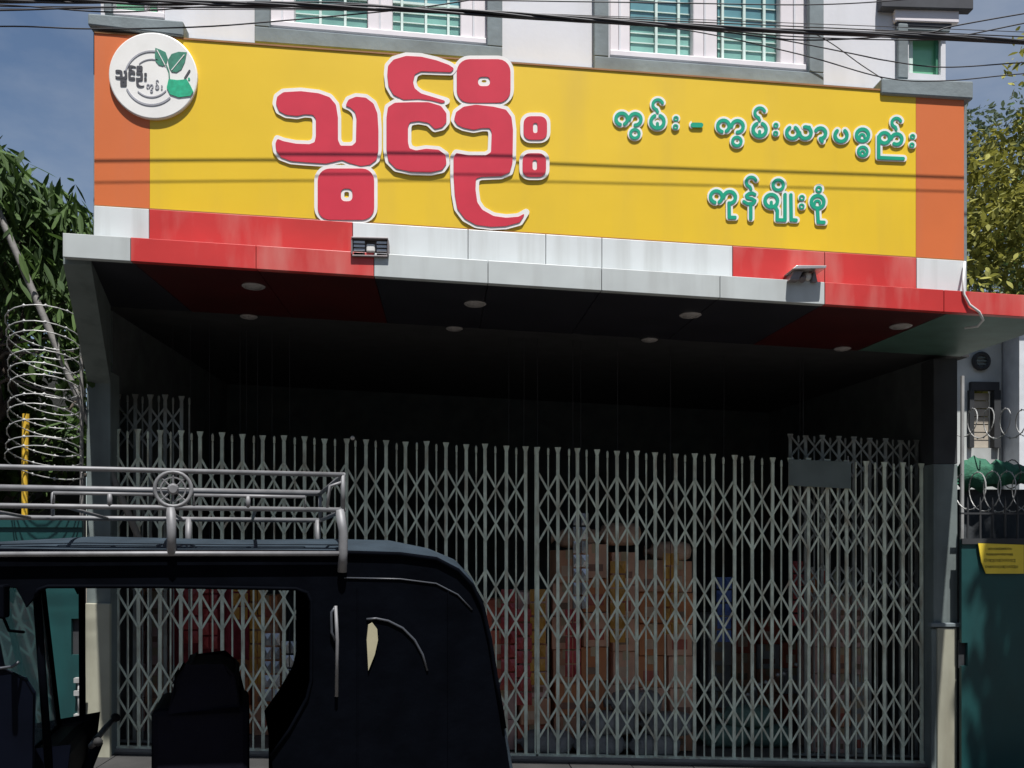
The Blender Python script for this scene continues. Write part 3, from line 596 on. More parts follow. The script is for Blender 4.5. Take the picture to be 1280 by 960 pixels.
def stack(px0, px1, Y, tops, hh, cis, label, grp):
    n = len(tops); x0, x1 = PX(px0, Y), PX(px1, Y); sx = (x1-x0)/n
    for i, py in enumerate(tops):
        x = x0+(i+.5)*sx; zt = P((px0+px1)/2, py, Y).z; z = K*x+FL; z = max(z, K*(x-sx/2)+FL); nb = max(1, round((zt-z)/hh)); h = (zt-z)/nb; h = round(h, 2)
        for k in range(nb):
            carton(x+random.uniform(-.008, .008), Y+random.uniform(-.03, .03), z+k*(h+.0015), round(sx-.02, 2), .34, h, *(lambda ci, pi: (ci, pi, '%s carton, %s print, %s up in %s column, %s' % (CN[ci], PN[pi], ORD[k], ORD[i], label)))(random.choice(cis), random.randrange(4)), grp, random.uniform(-.09, .09))
stack(688, 862, 7.9, [688, 684, 690, 702, 706], .27, [0, 1, 1, 5], 'big middle stack', 'cartons in the big middle stack')
stack(606, 684, 7.8, [745, 738], .24, [2, 2, 0, 3], 'low stack beside hood', 'cartons in the low red stack')
stack(1008, 1076, 7.95, [742, 742, 744], .22, [3, 3, 0, 4], 'stack under bottles', 'cartons in the narrow stack')
stack(143, 212, 8.3, [700, 706, 740], .26, [3, 3, 0], 'stack by cream pillar', 'cartons in the stack by the pillar')
stack(288, 352, 8.25, [735, 742], .25, [5, 0, 5], 'stack behind three wheeler', 'cartons seen through the three wheeler')
stack(880, 1000, 9.6, [768, 775, 772, 800], .3, [0, 4, 2], 'deep shop stack', 'cartons deep in the shop')
# sacks
SACKM = [mat('white_woven_sack', (.22, .225, .23), .75, var=.15, bump=.4, bscale=60), mat('green_woven_sack', (.16, .27, .22), .75, var=.2, bump=.4, bscale=60)]
def sack(x, y, z, L, Wd, H, m, label, grp, rz):
    t = thing('sack', label, 'sack', (x, y, z), grp, rz); vs = []; fs = []; N, M = 12, 14
    for i in range(N+1):
        u = -1+2*i/N; taper = (1-abs(u)**5)**.5 if abs(u) < 1 else 0; taper = max(taper, .12)
        for j in range(M):
            a = 2*math.pi*j/M; cy, cz = math.cos(a), math.sin(a); e = .6
            vs.append((u*L/2, math.copysign(abs(cy)**e, cy)*Wd/2*taper+.01*math.sin(5*u+j), H/2+math.copysign(abs(cz)**e, cz)*H/2*(taper*.9+.1)))
    for i in range(N):
        for j in range(M): fs.append((i*M+j, i*M+(j+1) % M, (i+1)*M+(j+1) % M, (i+1)*M+j))
    fs += [tuple(range(M)), tuple(N*M+j for j in range(M))[::-1]]
    MB().add(vs, fs).build('bag', m, t, local=True, smooth=True)
    MB().tube([(-L/2-.05, 0, H/2), (-L/2-.02, 0, H/2), (-L/2+.01, 0, H/2)], [.05, .018, .03], 8).build('tied_neck', m, t, local=True, smooth=True)
for i, (px, Y, lvl) in enumerate(((748, 7.56, 0), (818, 7.56, 0), (684, 7.57, 0), (765, 7.56, 1), (835, 7.56, 1), (795, 7.56, 2), (905, 8.0, 0), (960, 8.05, 0), (935, 8.03, 1))):
    x = PX(px, Y); g = i >= 6
    sack(x, Y, K*x+FL+lvl*.175, .44, .27, .19, SACKM[1 if g else 0], (['stuffed greenish sack on floor, tree side of small pile', 'stuffed greenish sack on floor, notice side of small pile', 'stuffed greenish sack on top of the small pile'][i-6] if g else ['stuffed grey sack at floor level, middle of the pile', 'stuffed grey sack at floor level by the greenish sacks', 'stuffed grey sack at floor level by the red cartons', 'stuffed grey sack in second layer, red carton side', 'stuffed grey sack in second layer, greenish sack side', 'stuffed grey sack on top of the grey pile'][i]), 'greenish sacks' if g else 'grey sacks', random.uniform(-.15, .15))
TANS = mat('tan_cloth_sack', (.55, .36, .26), .85, var=.2, bump=.4, bscale=50)
for i, (px, py) in enumerate(((722, 687), (775, 684), (838, 703))):
    p = P(px, py, 7.88); sack(p.x, 7.88, p.z+.012, .36, .3, .17+.03*(i == 1), TANS, ['tan cloth sack on the big stack, hood side', 'plump tan cloth sack on the middle of big stack', 'tan cloth sack on the big stack, notice side'][i], 'tan sacks on the big stack', random.uniform(-.2, .2))
# pale bottles on the narrow stack, strings of sachets, hanging cloth
BOT = mat('cream_bottle', (.62, .62, .45), .35)
zt0 = P(1042, 742, 7.95).z+.006
for i, (px, m, lab) in enumerate(((1016, CB[5], 'small orange bottle on the narrow carton stack'), (1030, PRN[0], 'small red bottle on the narrow carton stack'), (1046, BOT, 'pale cream bottle next to red bottle on carton stack'), (1060, BOT, 'pale cream bottle at the pillar end of carton stack'))):
    x = PX(px, 7.89); b = thing('bottle', lab, 'bottle', (x, 7.89, zt0), 'bottles on the carton stack')
    MB().lathe((0, 0, 0), [(.03, 0), (.034, .01), (.034, .15), (.014, .19), (.014, .2)], 14).build('body', m, b, local=True, smooth=True)
    MB().lathe((0, 0, .2), [(.017, .0005), (.017, .03), (.012, .033)], 12).build('cap', WHB, b, local=True)
sil = mat('silver_sachet', (.55, .56, .58), .25, .6); sac = [sil, mat('red_sachet', (.45, .06, .06), .35), mat('orange_sachet', (.55, .28, .05), .4), sil, mat('blue_sachet', (.05, .1, .3), .35)]
ORD17 = ORD+['eleventh', 'twelfth', 'thirteenth', 'fourteenth', 'fifteenth', 'sixteenth', 'seventeenth']
for i, (px, Y, y0, y1, mi) in enumerate(((238, 7.75, 700, 800, 1), (262, 7.78, 690, 815, 1), (300, 7.7, 705, 770, 2), (322, 7.74, 700, 850, 2), (340, 7.72, 790, 880, 0), (362, 7.75, 800, 885, 0), (726, 7.7, 640, 760, 0), (636, 7.72, 735, 850, 1), (655, 7.78, 760, 880, 1), (672, 7.8, 735, 850, 2), (716, 7.78, 760, 850, 1), (772, 7.74, 700, 800, 2), (838, 7.76, 690, 790, 2), (905, 7.8, 720, 800, 4), (1000, 7.8, 700, 790, 1))):
    Y = min(Y, 7.56) if 590 < px < 870 else Y
    top = P(px, y0, Y); x = top.x; n = max(3, int((y1-y0)/16)); zc = sof(x, Y)
    t = thing('sachet_string', ['silver', 'red', 'orange', 'pale silver', 'blue'][mi]+' packet string inside gate, %s counted from the mango tree side' % (ORD17[sorted([238, 262, 300, 322, 340, 362, 726, 636, 655, 672, 716, 772, 838, 905, 1000]).index(px)]), 'packets', (x, Y, P(px, y1, Y).z), 'strings of packets inside the gate')
    MB().tube([(x, Y, zc+.003), (x, Y, top.z-.05*n)], .0025, 5).build('cord', CAB, t)
    for k in range(n):
        for s in (-1, 1):
            cx, cz = x+s*.034, top.z-.115*k-.06; a = random.uniform(-.5, .5); d = .03*math.sin(a)
            MB().add([(cx-.03,Y-.006-d,cz-.05),(cx+.03,Y-.006+d,cz-.05),(cx+.03,Y-.006+d,cz+.05),(cx-.03,Y-.006-d,cz+.05),(cx,Y-.022,cz),(cx,Y+.01,cz)], [(0,1,4),(1,2,4),(2,3,4),(3,0,4),(1,0,5),(2,1,5),(3,2,5),(0,3,5)]).build('packet', sac[mi], t)
RCL = mat('red_cloth', (.30, .035, .05), .85, var=.3, scale=14)
cv, cf = [], []
x0, x1 = PX(212, 7.9), PX(312, 7.9); zt1, zb1 = P(260, 700, 7.9).z, P(260, 832, 7.9).z
for i in range(25):
    for j in range(13):
        u, v = i/24, j/12; cv.append((x0+(x1-x0)*u, 7.9+.035*math.sin(u*22+v*1.2)*(.4+v), zt1+(zb1-zt1)*v-.05*math.sin(u*5)*v))
for i in range(24):
    for j in range(12): cf.append((i*13+j, i*13+j+1, (i+1)*13+j+1, (i+1)*13+j))
t = thing('hanging_cloth', 'dark red cloth hanging in folds inside the gate', 'cloth', (x0, 7.9, zb1))
o = MB().add(cv, cf).build('cloth', RCL, t, smooth=True); sm = o.modifiers.new('solid', 'SOLIDIFY'); sm.thickness = .004
for px in (216, 308):
    p = P(px, 702, 7.9); MB().tube([(p.x, 7.9, sof(p.x, 7.9)+.003), (p.x, 7.9, p.z)], .003, 5).build('cord', CAB, t)
MB().tube([P(210, 702, 7.9), P(314, 702, 7.9)], .008, 6).build('rod', GALV, t)
# chain of small silver tins on a slanting cord by the sacks
t = thing('bead_chain', 'slanting chain of small silver beads above the greenish sacks', 'chain', tuple(P(935, 868, 7.7)))
pa, pb = P(932, 868, 7.7), P(1000, 830, 7.7)
MB().tube([pa, pb, P(1004, 700, 7.7), Vector((P(1004, 700, 7.7).x, 7.7, sof(P(1004, 700, 7.7).x, 7.7)))], .003, 5).build('cord', CAB, t)
for k in range(9):
    p = pa.lerp(pb, (k+.3)/9.); MB().lathe(p+Vector((0, -.004, random.uniform(-.02, .02))), [(.004, -.016), (.018, -.008), (.019, .006), (.005, .016)], 10).build('bead', GALV, t, smooth=True)
# ================================================================== SIDE WALLS AND NEIGHBOURS
def xz(px, py, Y): p = P(px, py, Y); return (p.x, p.z)
# teal sheet gate beside the tree
tl = thing('sheet_metal_gate', 'teal sheet metal yard gate with slot and bolt next to pinkish cartons', 'gate', (PX(60, 7.15), 7.15, .1))
xw0, xw1 = PX(-330, 7.15), PX(105, 7.15); ztl = P(60, 651, 7.15).z
e = [xw0+(xw1-xw0)*i/4 for i in range(5)]
sx0, sx1 = PX(91, 7.15), PX(104.5, 7.15); sz0, sz1 = P(95, 818, 7.15).z, P(95, 773, 7.15).z
for i in range(4):
    a, b = e[i]+.004, e[i+1]-.004
    if i < 3: MB().box(a, b, 7.12, 7.15, .12, ztl).build('sheet', TEAL, tl, bevel=.003)
    else:
        m_ = MB(); m_.box(a, sx0, 7.12, 7.15, .12, ztl); m_.box(sx0, b, 7.12, 7.15, .12, sz0); m_.box(sx0, b, 7.12, 7.15, sz1, ztl); m_.build('sheet', TEAL, tl)
MB().box(sx0-.012, sx1, 7.16, 7.17, sz0-.02, sz1+.02).build('slot_shutter', PILD, tl)
MB().box(xw0, xw1, 7.105, 7.119, ztl-.05, ztl+.004).build('top_rail', TEAL, tl); MB().box(xw0, xw1, 7.105, 7.119, .13, .18).build('bottom_rail', TEAL, tl)
hb = MB(); hb.tube([P(99, 848, 7.09), P(99, 900, 7.09)], .012, 8); bo = hb.build('bolt', GALV, tl, smooth=True)
for y in (850, 866, 895): MB().slab([xz(94, y+3, 7.1), xz(106, y+3, 7.1), xz(106, y-3, 7.1), xz(94, y-3, 7.1)], 7.07, 7.1195).build('bolt_bracket', GALV, bo)
MB().tube([P(99, 862, 7.075), P(101, 862, 7.03), P(102, 868, 7.02)], .006, 6).build('bolt_handle', GALV, bo)
# teal gate on the other side, with the notice
tr_ = thing('sheet_metal_gate', 'teal sheet metal yard gate carrying a yellow notice and black spikes', 'gate', (PX(1260, 7.15), 7.15, -.2))
yt0, yt1 = PX(1199, 7.15), PX(1560, 7.15); ztr = P(1240, 674, 7.15).z; e = [yt0+(yt1-yt0)*i/3 for i in range(4)]
s0, s1, sa, sb = PX(1199, 7.15), PX(1207, 7.15), P(1203, 832, 7.15).z, P(1203, 803, 7.15).z
for i in range(3):
    a, b = e[i]+.003, e[i+1]-.003
    if i: MB().box(a, b, 7.12, 7.15, RZ+.06, ztr).build('sheet', TEAL, tr_, bevel=.003)
    else: m_ = MB(); m_.box(s1, b, 7.12, 7.15, RZ+.06, ztr); m_.box(a, s1, 7.12, 7.15, RZ+.06, sa); m_.box(a, s1, 7.12, 7.15, sb, ztr); m_.build('sheet', TEAL, tr_)
MB().box(s0, s1+.012, 7.16, 7.17, sa-.02, sb+.02).build('slot_shutter', PILD, tr_)
MB().box(yt0, yt1, 7.105, 7.119, ztr-.04, ztr+.005).build('top_rail', PILD, tr_)
spk = MB(); spk.tube([(0, 0, 0), (0, 0, .3), (0, 0, .36)], [.009, .009, .002], 6); spm = None
for i in range(22):
    x = yt0+.06+i*.105
    if x > yt1-.03: break
    if spm is None: o = spk.build('spike', PILD, tr_, local=True); spm = o.data; o.location = Vector((x, 7.13, ztr-.02))-ORG_OF[tr_.name]
    else: link('spike', spm, tr_, (x, 7.13, ztr-.02))
MB().box(yt0, yt1, 7.122, 7.138, ztr+.2, ztr+.215).build('spike_rail', PILD, tr_)
nt = thing('notice_board', 'yellow notice with dark lines of small lettering wired to teal gate', 'sign', (PX(1250, 7.1), 7.1, P(1250, 718, 7.1).z))
npts = [(1222, 679), (1279, 681), (1279, 717), (1232, 717), (1226, 702)]
b = [P(x, y, 7.103) for x, y in npts]; f_ = [v-Vector((0, .008, 0)) for v in b]; n_ = len(b)
MB().add(f_+b, [tuple(range(n_))[::-1], tuple(range(n_, 2*n_))]+[(i, (i+1) % n_, n_+(i+1) % n_, n_+i) for i in range(n_)]).build('board', NOTY, nt)
for (y, xa_, xb_, hgt) in ((686, 1236, 1264, 1.3), (693, 1234, 1266, 1.2), (700.5, 1232, 1268, 1.9), (708.5, 1233, 1272, 1.7)):
    mk = MB(); x = xa_
    while x < xb_:
        r_ = hgt*random.uniform(.75, 1.05); q = P(x, y+random.uniform(-.3, .3), 7.0935)
        mk.circ(q, r_*.0062, .0017, 'y', 8, 4)
        if random.random() < .4: mk.tube([P(x+r_, y-r_, 7.0935), P(x+r_, y+r_*1.4, 7.0935)], .0016, 4)
        x += r_*2.3
    mk.build('lettering', INK, nt)
# razor wire coils
def coil(cx, Y, z0, z1, R, turns, label, rail=None, tilt=0., axis='z', L=None):
    t = thing('razor_wire', label, 'razor wire', (cx, Y, z0), 'coils of razor wire'); n = turns*22; pts = []
    for i in range(n+1):
        a = 2*math.pi*i/22; u = i/n
        if axis == 'z': pts.append(Vector((cx+R*(1-.12*math.sin(u*3))*math.cos(a)+tilt*(u-.5), Y+R*math.sin(a), z0+(z1-z0)*u-.26*R*math.sin(a)+.02*math.sin(a*.37))))
        else: pts.append(Vector((cx+L*u, Y+R*math.sin(a), z0+R+R*math.cos(a)*(.85+.15*math.sin(u*9)))))
    MB().tube(pts, .0045, 5).build('wire', GALV, t)
    bm = MB()
    for i in range(1, n, 1):
        if i % 2: continue
        p = pts[i]; d = (pts[i+1]-pts[i-1]).normalized(); s = d.cross(Vector((0, 0, 1))).normalized()*.006; u2 = Vector((0, 0, .014))
        bm.add([p-d*.018, p+u2, p+d*.018, p-u2, p+s, p-s], [(0,1,4),(1,2,4),(2,3,4),(3,0,4),(1,0,5),(2,1,5),(3,2,5),(0,3,5)])
    tag(bm.build('barbs', GALV, t), None, kind='stuff'); return t
cz = coil(PX(56, 7.0), 7.0, P(56, 590, 7.0).z, P(56, 400, 7.0).z, (PX(103, 7)-PX(10, 7))/2, 11, 'upright coil of razor wire beside the yellow post and mango leaves')
coil(PX(1199, 7.35), 7.3, P(1230, 640, 7.3).z, 0, .17, 15, 'long coil of razor wire above the teal gate with spikes', axis='x', L=1.9)
coil(PX(1199, 7.5), 7.55, P(1230, 548, 7.55).z, 0, .13, 13, 'upper coil of razor wire strung over the green net', axis='x', L=1.9)
# posts that carry the wire, diagonal prop, yellow post
px_, pz_ = xz(25, 515, 7.08)
tag(MB().tube([(px_-.01, 7.18, .1), (px_-.01, 7.18, P(25, 585, 7.18).z), (px_, 7.18, pz_)], [.022, .022, .026], 10).build('marker_post', YPOST), 'short yellow post standing behind teal gate under razor wire', 'post')
pa, pb = P(-6, 255, 7.3), P(95, 490, 7.3); dv = (pb-pa)
tag(MB().tube([pa-dv*.25, pa, pb, pb+dv*.9], .026, 10).build('leaning_pole', POLE, smooth=True), 'grey pole leaning diagonally behind the upright razor wire coil', 'pole')
for px in (102,): tag(MB().tube([(PX(px, 7.2), 7.2, .1), P(px, 400, 7.2)], .014, 8).build('wire_post', POLE), 'thin grey post beside the pillar holding the razor wire', 'post')
for px, wl_ in ((1203, 'thin galvanised post beside dark pillar carrying razor wire'), (1330, 'thin galvanised post away from pillar carrying razor wire')): tag(MB().tube([(PX(px, 7.4), 7.42, RZ-.05), P(px, 470, 7.42)], .016, 8).build('wire_post', GALV), wl_, 'post', 'posts of the long razor wire')
# green net bundle along the wall top
gn, gf = [], []
for i in range(31):
    for j in range(10):
        u, a = i/30, 2*math.pi*j/10
        gn.append((PX(1202, 7.6)+1.9*u, 7.64+.07*math.cos(a)*(1+.3*math.sin(u*31+j)), P(1230, 592, 7.6).z+(.1+.03*math.sin(u*17))*math.sin(a)+.035*math.sin(u*40+j*2)+.02*math.sin(u*71+j*5)))
for i in range(30):
    for j in range(10): gf.append((i*10+j, i*10+(j+1) % 10, (i+1)*10+(j+1) % 10, (i+1)*10+j))
gnw = thing('green_net', 'rolled green shade net lying along wall behind the spikes', 'net', (PX(1240, 7.64), 7.64, P(1240, 610, 7.64).z))
MB().add(gn, gf+[tuple(range(10)), tuple(300+j for j in range(10))[::-1]]).build('roll', TARP, gnw, smooth=True)
for u in (.25, .55, .85): MB().circ((PX(1202, 7.6)+1.9*u, 7.64, P(1230, 592, 7.6).z), .125, .005, 'x', 16, 5).build('tie', CAB, gnw)
tag(MB().box(PX(1198, 7.75), PX(1560, 7.75), 7.72, 7.95, RZ-.05, P(1240, 612, 7.75).z).build('yard_wall', mat('dark_block_wall', (.04, .045, .05), .9, var=.3, bump=.4)), 'dark block wall carrying the rolled green net', 'wall')
# neighbour house seen past the pillar
nb = thing('neighbour_house', 'weathered pale house with beige shuttered window beyond the razor wire', 'building', (PX(1300, 11.9), 13, RZ))
YN = 11.8
wx0, wx1, wz0, wz1 = PX(1211, YN), PX(1246, YN), P(1230, 560, YN).z, P(1230, 482, YN).z
nx0, nx1 = PX(1150, YN), PX(1252, YN); zN = P(1240, 398, YN).z
m_ = MB(); m_.box(nx0, wx0, YN, YN+.2, RZ, zN); m_.box(wx1, nx1, YN, YN+.2, RZ, zN); m_.box(wx0, wx1, YN, YN+.2, RZ, wz0); m_.box(wx0, wx1, YN, YN+.2, wz1, zN); m_.build('wall', NBW, nb)
MB().box(nx1+.02, nx1+4, YN-.35, YN+.2, RZ, zN).build('wing_wall', mat('pale_wing_wall', (.62, .64, .66), .85, var=.1, stain=(.35, .36, .38), stain_amt=.5, stain_scale=(2, 2, .5)), nb)
MB().box(nx0, nx1+4.1, YN-.5, YN+4, zN+.001, zN+.12).build('roof', GREYT, nb); MB().box(nx0, nx1+4, YN+3.8, YN+4, RZ, zN).build('back_wall', NBW, nb)
fr = MB(); fr.box(wx0, wx1, YN-.06, YN+.04, wz1-.07, wz1+.04); fr.box(wx1-.07, wx1+.02, YN-.06, YN+.04, wz0, wz1-.0705); fr.box(wx0-.02, wx0+.04, YN-.06, YN+.04, wz0, wz1-.0705)
nw = fr.build('window', PILD, nb)
for k in range(7):
    h_ = (wz1-wz0-.09)/7; MB().box(wx0+.05, wx1-.08, YN+.05, YN+.075, wz0+.01+k*h_, wz0+.01+(k+1)*h_-.015).build('shutter_board', BEIGE, nw)
c = P(1225, 452, YN); v_ = MB(); v_.circ((c.x, YN-.03, c.z), .1, .03, 'y', 20, 6); vo = v_.build('round_vent', PILD, nb)
for k in range(3): MB().box(c.x-.08, c.x+.08, YN-.035, YN-.02, c.z-.05+.045*k, c.z-.03+.045*k).build('vent_slat', PLATE, vo)
# ================================================================== TREES
def limb(mb, p, d, L, r, depth, tips, spread=.55):
    n = 5; pts = [Vector(p)]; dd = Vector(d).normalized(); rr = [r]
    for i in range(n):
        dd = (dd+Vector((random.uniform(-.16, .16), random.uniform(-.16, .16), random.uniform(-.06, .12)))).normalized()
        pts.append(pts[-1]+dd*L/n); rr.append(r*(1-.45*(i+1)/n))
    mb.tube(pts, rr, 7)
    if depth == 0: tips.append((pts[-1], dd)); tips.append((pts[-3], dd)); return
    for k in range(3 if depth > 1 else 4):
        ax = Vector((random.uniform(-1, 1), random.uniform(-1, 1), random.uniform(-.25, .75))).normalized()
        limb(mb, pts[-1 if k else -2], (dd*(1-spread)+ax*spread), L*random.uniform(.6, .8), rr[-1]*.75, depth-1, tips, spread)
def leaf_verts(L, W):   # folded lance leaf: 8 triangles
    return [(0,0,0),(W*.8,L*.25,.12*W),(W,L*.5,.2*W),(W*.55,L*.8,.1*W),(0,L,-.12*L),(-W*.55,L*.8,.1*W),(-W,L*.5,.2*W),(-W*.8,L*.25,.12*W),(0,L*.5,-.03*L)], [(0,1,8),(1,2,8),(2,3,8),(3,4,8),(4,5,8),(5,6,8),(6,7,8),(7,0,8)]
def foliage(points, L, W, droop, seed, jitter=.3):
    rg = np.random.default_rng(seed); lv, lf = leaf_verts(1, 1); lv = np.array(lv)*np.array([W, L, W]); nV = len(lv); V = []; Fc = []
    for q, p in enumerate(points):
        yaw = rg.uniform(0, 2*math.pi); pit = -droop+rg.normal(0, jitter); ro = rg.normal(0, .6)
        M = np.array(Matrix.Rotation(yaw, 3, 'Z') @ Matrix.Rotation(pit, 3, 'X') @ Matrix.Rotation(ro, 3, 'Y'))
        V.append((lv*rg.uniform(.45, 1.2))@M.T+np.array(p)); Fc += [tuple(i+q*nV for i in f) for f in lf]
    mb = MB(); mb.v = [tuple(v) for v in np.concatenate(V)]; mb.f = Fc; return mb
# mango tree over the teal gate
base = Vector((PX(-95, 8.2), 8.2, .2))
mt = thing('mango_tree', 'dark mango tree with long drooping leaves hanging over the razor wire', 'tree', base)
tips = []; tb = MB()
tb.tube([base, base+Vector((.05, .05, 1.2)), base+Vector((.12, 0, 2.1))], [.16, .13, .11], 10)
for k in range(5):
    a = -1.3+k*.65; limb(tb, base+Vector((.12, 0, 2.05)), Vector((math.cos(a)*.7, math.sin(a)*.5, .9)), 1.0, .06, 2, tips, .5)
tb.build('trunk', BARK, mt, smooth=True)
rg = np.random.default_rng(11)
# bunches of leaves within the outline of the crown, as the picture shows it
cl_px = []
def top_of_crown(x): return np.interp(x, [-260, -80, 0, 25, 60, 100, 116], [60, 130, 185, 222, 225, 262, 280])
while len(cl_px) < 170:
    x = rg.uniform(-260, 112); t0 = top_of_crown(x); y = t0+8+abs(rg.normal(0, 1))*75
    if x > 76 and y > 292: continue
    if y > 500: continue
    cl_px.append((x, y, 7.6+abs(rg.normal(0, .45)) if x > 60 else 7.3+rg.random()*1.7))
for x, y, Y in ((88, 345, 7.5), (96, 372, 7.45), (84, 392, 7.4), (98, 410, 7.45), (92, 440, 7.4), (100, 470, 7.4), (88, 478, 7.4), (101, 505, 7.42), (104, 535, 7.42), (70, 360, 7.5), (75, 420, 7.5), (60, 330, 7.5)): cl_px.append((x, y, Y))
pts = []; near = []
for x, y, Y in cl_px:
    c = P(x, y, Y)
    for k in range(34 if (x < 76 or y < 300) else 14):
        p = c+Vector(rg.normal(0, 1, 3)*np.array([.1, .12, .07])); pts.append(p)
rg.shuffle(pts)
vis = [p for p in pts]; vis.sort(key=lambda p: p[1]); front = vis[:280]; rest = vis[280:]
tag(foliage(rest, .23, .023, .95, 5).build('crown', LV1, mt), None, kind='stuff')
lv, lf = leaf_verts(.2, .027); lme = D.meshes.new('leaf'); lme.from_pydata([(v[0]*.024, v[1]*.24, v[2]*.024) for v in leaf_verts(1, 1)[0]], [], lf); lme.materials.append(LV1)
for p in front:
    o = link('leaf', lme, mt, p); o.rotation_euler = (-.95+rg.normal(0, .35), rg.normal(0, .5), rg.uniform(0, 6.28)); s = rg.uniform(.45, 1.15); o.scale = (s, s, s)
# twigs that hang the outer bunches
tw = MB()
hub = base+Vector((.25, -.2, 2.6))
for x, y, Y in cl_px[::3]:
    c = P(x, y, Y); mid = (hub+c)/2+Vector((0, 0, .25)); tw.tube([hub, mid, c], [.022, .014, .005], 5)
tw.build('twigs', BARK, mt)
# dense shrub mass behind the gate at the base of the tree, dark
def tree(px, Y, ztop_px, zbot_px, rx, lab, lm, nleaf, L, W, seed, grp=None, name='tree', hole=.0):
    b = Vector((PX(px, Y), Y, RZ)); zt, zb = P(px, ztop_px, Y).z, P(px, zbot_px, Y).z
    t = thing(name, lab, 'tree', b, grp); m = MB(); tips = []
    hh = zb-RZ; m.tube([b, b+Vector((.1, 0, hh*.5)), b+Vector((.05, .1, hh+.3))], [.05*hh**.6+.07, .11, .09], 9)
    for k in range(6): a = k*1.05+.3; limb(m, b+Vector((.05, .1, hh*.85)), Vector((math.cos(a), math.sin(a), 1.0)), (zt-zb)*.33, .06, 1, tips, .5)
    m.build('trunk', BARK, t, smooth=True); rg = np.random.default_rng(seed); cc = []
    ctr = np.array([b.x, Y, (zt+zb)/2]); R = np.array([rx, rx*.8, (zt-zb)/2])
    while len(cc) < 90:
        d = rg.normal(0, 1, 3); d /= np.linalg.norm(d); r = rg.uniform(.45, 1.02); cc.append((ctr+d*R*r*(1+.14*math.sin(d[0]*7+seed)*math.cos(d[2]*6)), rg.uniform(.16, .34)*rx))
    pp = []
    for _ in range(nleaf):
        c, s = cc[rg.integers(len(cc))]; d = rg.normal(0, 1, 3); d /= np.linalg.norm(d); pp.append(c+d*s*rg.random()**.4)
    tag(foliage(pp, L, W, .35, seed, .6).build('crown', lm, t), None, kind='stuff'); return t
tree(1300, 13.5, 95, 560, 2.1, 'yellow green leafy tree rising behind the sign end and weathered house', LV2, 15000, .15, .036, 21)
tree(1420, 15.5, 60, 480, 2.4, 'darker leafy tree behind the yellow green one', LV1, 9000, .17, .04, 22)
tree(1235, 24, 95, 420, 1.9, 'hazy distant tree beyond the window ledge', LV3, 6000, .2, .05, 23)
tree(-30, 10.5, 250, 640, 1.5, 'deep shaded tree behind the mango tree', LV1, 14000, .16, .04, 24)
tree(-250, 9.8, 180, 640, 1.9, 'broad tree standing further along the teal gate', LV1, 8000, .16, .04, 25)
tag(MB().box(PX(-700, 12), PX(100, 12), 12, 12.2, RZ, P(50, 470, 12).z).build('yard_wall', mat('dark_rear_wall', (.035, .037, .035), .9, var=.3, bump=.4)), 'dark rear yard wall under the trees', 'wall')
# ================================================================== OVERHEAD CABLES
YC = 5.68
def span(ctrl, Y, r, label, nm='overhead_cable', strands=1, ext=9.):
    pts = [P(x, y, Y) for x, y in ctrl]
    d0 = (pts[0]-pts[1]).normalized(); d1 = (pts[-1]-pts[-2]).normalized()
    # smooth the run
    out = []
    for i in range(len(pts)-1):
        p0, p1, p2, p3 = pts[max(i-1, 0)], pts[i], pts[i+1], pts[min(i+2, len(pts)-1)]
        for k in range(8):
            t = k/8; out.append(.5*((2*p1)+(p2-p0)*t+(2*p0-5*p1+4*p2-p3)*t*t+(3*p1-p0-3*p2+p3)*t**3))
    out.append(pts[-1]); out = [pts[0]+d0*ext]+out+[pts[-1]+d1*ext]
    if strands == 1: return tag(MB().tube(out, r, 6).build(nm, CAB, smooth=True), label, 'cable', 'overhead cables')
    # resample so that the twist reads
    ln = [0]
    for i in range(1, len(out)): ln.append(ln[-1]+(out[i]-out[i-1]).length)
    N = int(ln[-1]/.05); rs = [Vector([np.interp(ln[-1]*i/N, ln, [p[c] for p in out]) for c in range(3)]) for i in range(N+1)]
    t = thing('cable_bundle', label, 'cable', tuple(rs[0]))
    for s in range(strands):
        ph = 2*math.pi*s/strands; q = []
        for i, p in enumerate(rs):
            a = ph+i*.22+.6*math.sin(i*.05+s); rr = r*1.35*(1+.35*math.sin(i*.11+s*2)); q.append(p+Vector((0, math.cos(a), math.sin(a)))*rr)
        MB().tube(q, r, 6).build('strand', CAB, t, smooth=True)
    return t
YN_ = 4.7
RUN = [(-200, 3), (0, 0), (160, 2), (330, 5), (480, 11), (620, 18), (740, 25), (860, 32), (1000, 39), (1100, 43), (1280, 52), (1450, 62)]
def fromrun(ctrl): return [(x, y+2) for x, y in RUN if x < ctrl[0][0]-60]+ctrl
def torun(ctrl): return ctrl+[(x, y+3) for x, y in RUN if x > ctrl[-1][0]+60]
span(RUN, YN_, .0064, 'thick twisted bundle of black cables crossing before the windows', strands=4)
span(torun([(-200, 14), (0, 13), (140, 9), (330, 10), (520, 14), (640, 21), (740, 28)]), YN_+.05, .0045, 'black cable merging into the twisted bundle before the middle windows')
span(torun([(-200, 2), (0, 6), (140, 15), (260, 8), (420, 3)]), YN_+.08, .004, 'thin black cable dipping before the corner ledge')
span([(-200, 40), (0, 33), (110, 36), (240, 34), (340, 27), (520, 10), (620, -6)], YN_+.1, .004, 'thin single cable passing below the twisted bundle by the round plate')
span(fromrun([(860, 36), (960, 47), (1060, 66), (1110, 76), (1180, 84), (1280, 78), (1400, 70)]), YN_+.12, .0036, 'thin slack cable passing before the green corner window')
span([(1022, 44), (1045, 58), (1075, 80), (1104, 99)], YS-.015, .0035, 'short thin cable dropping from grey window surround to the corner ledge', ext=.02)
span([(860, 4), (1000, 6), (1100, 2), (1200, -8)], YN_+.1, .0035, 'faint thin cable high over the grey window surround')
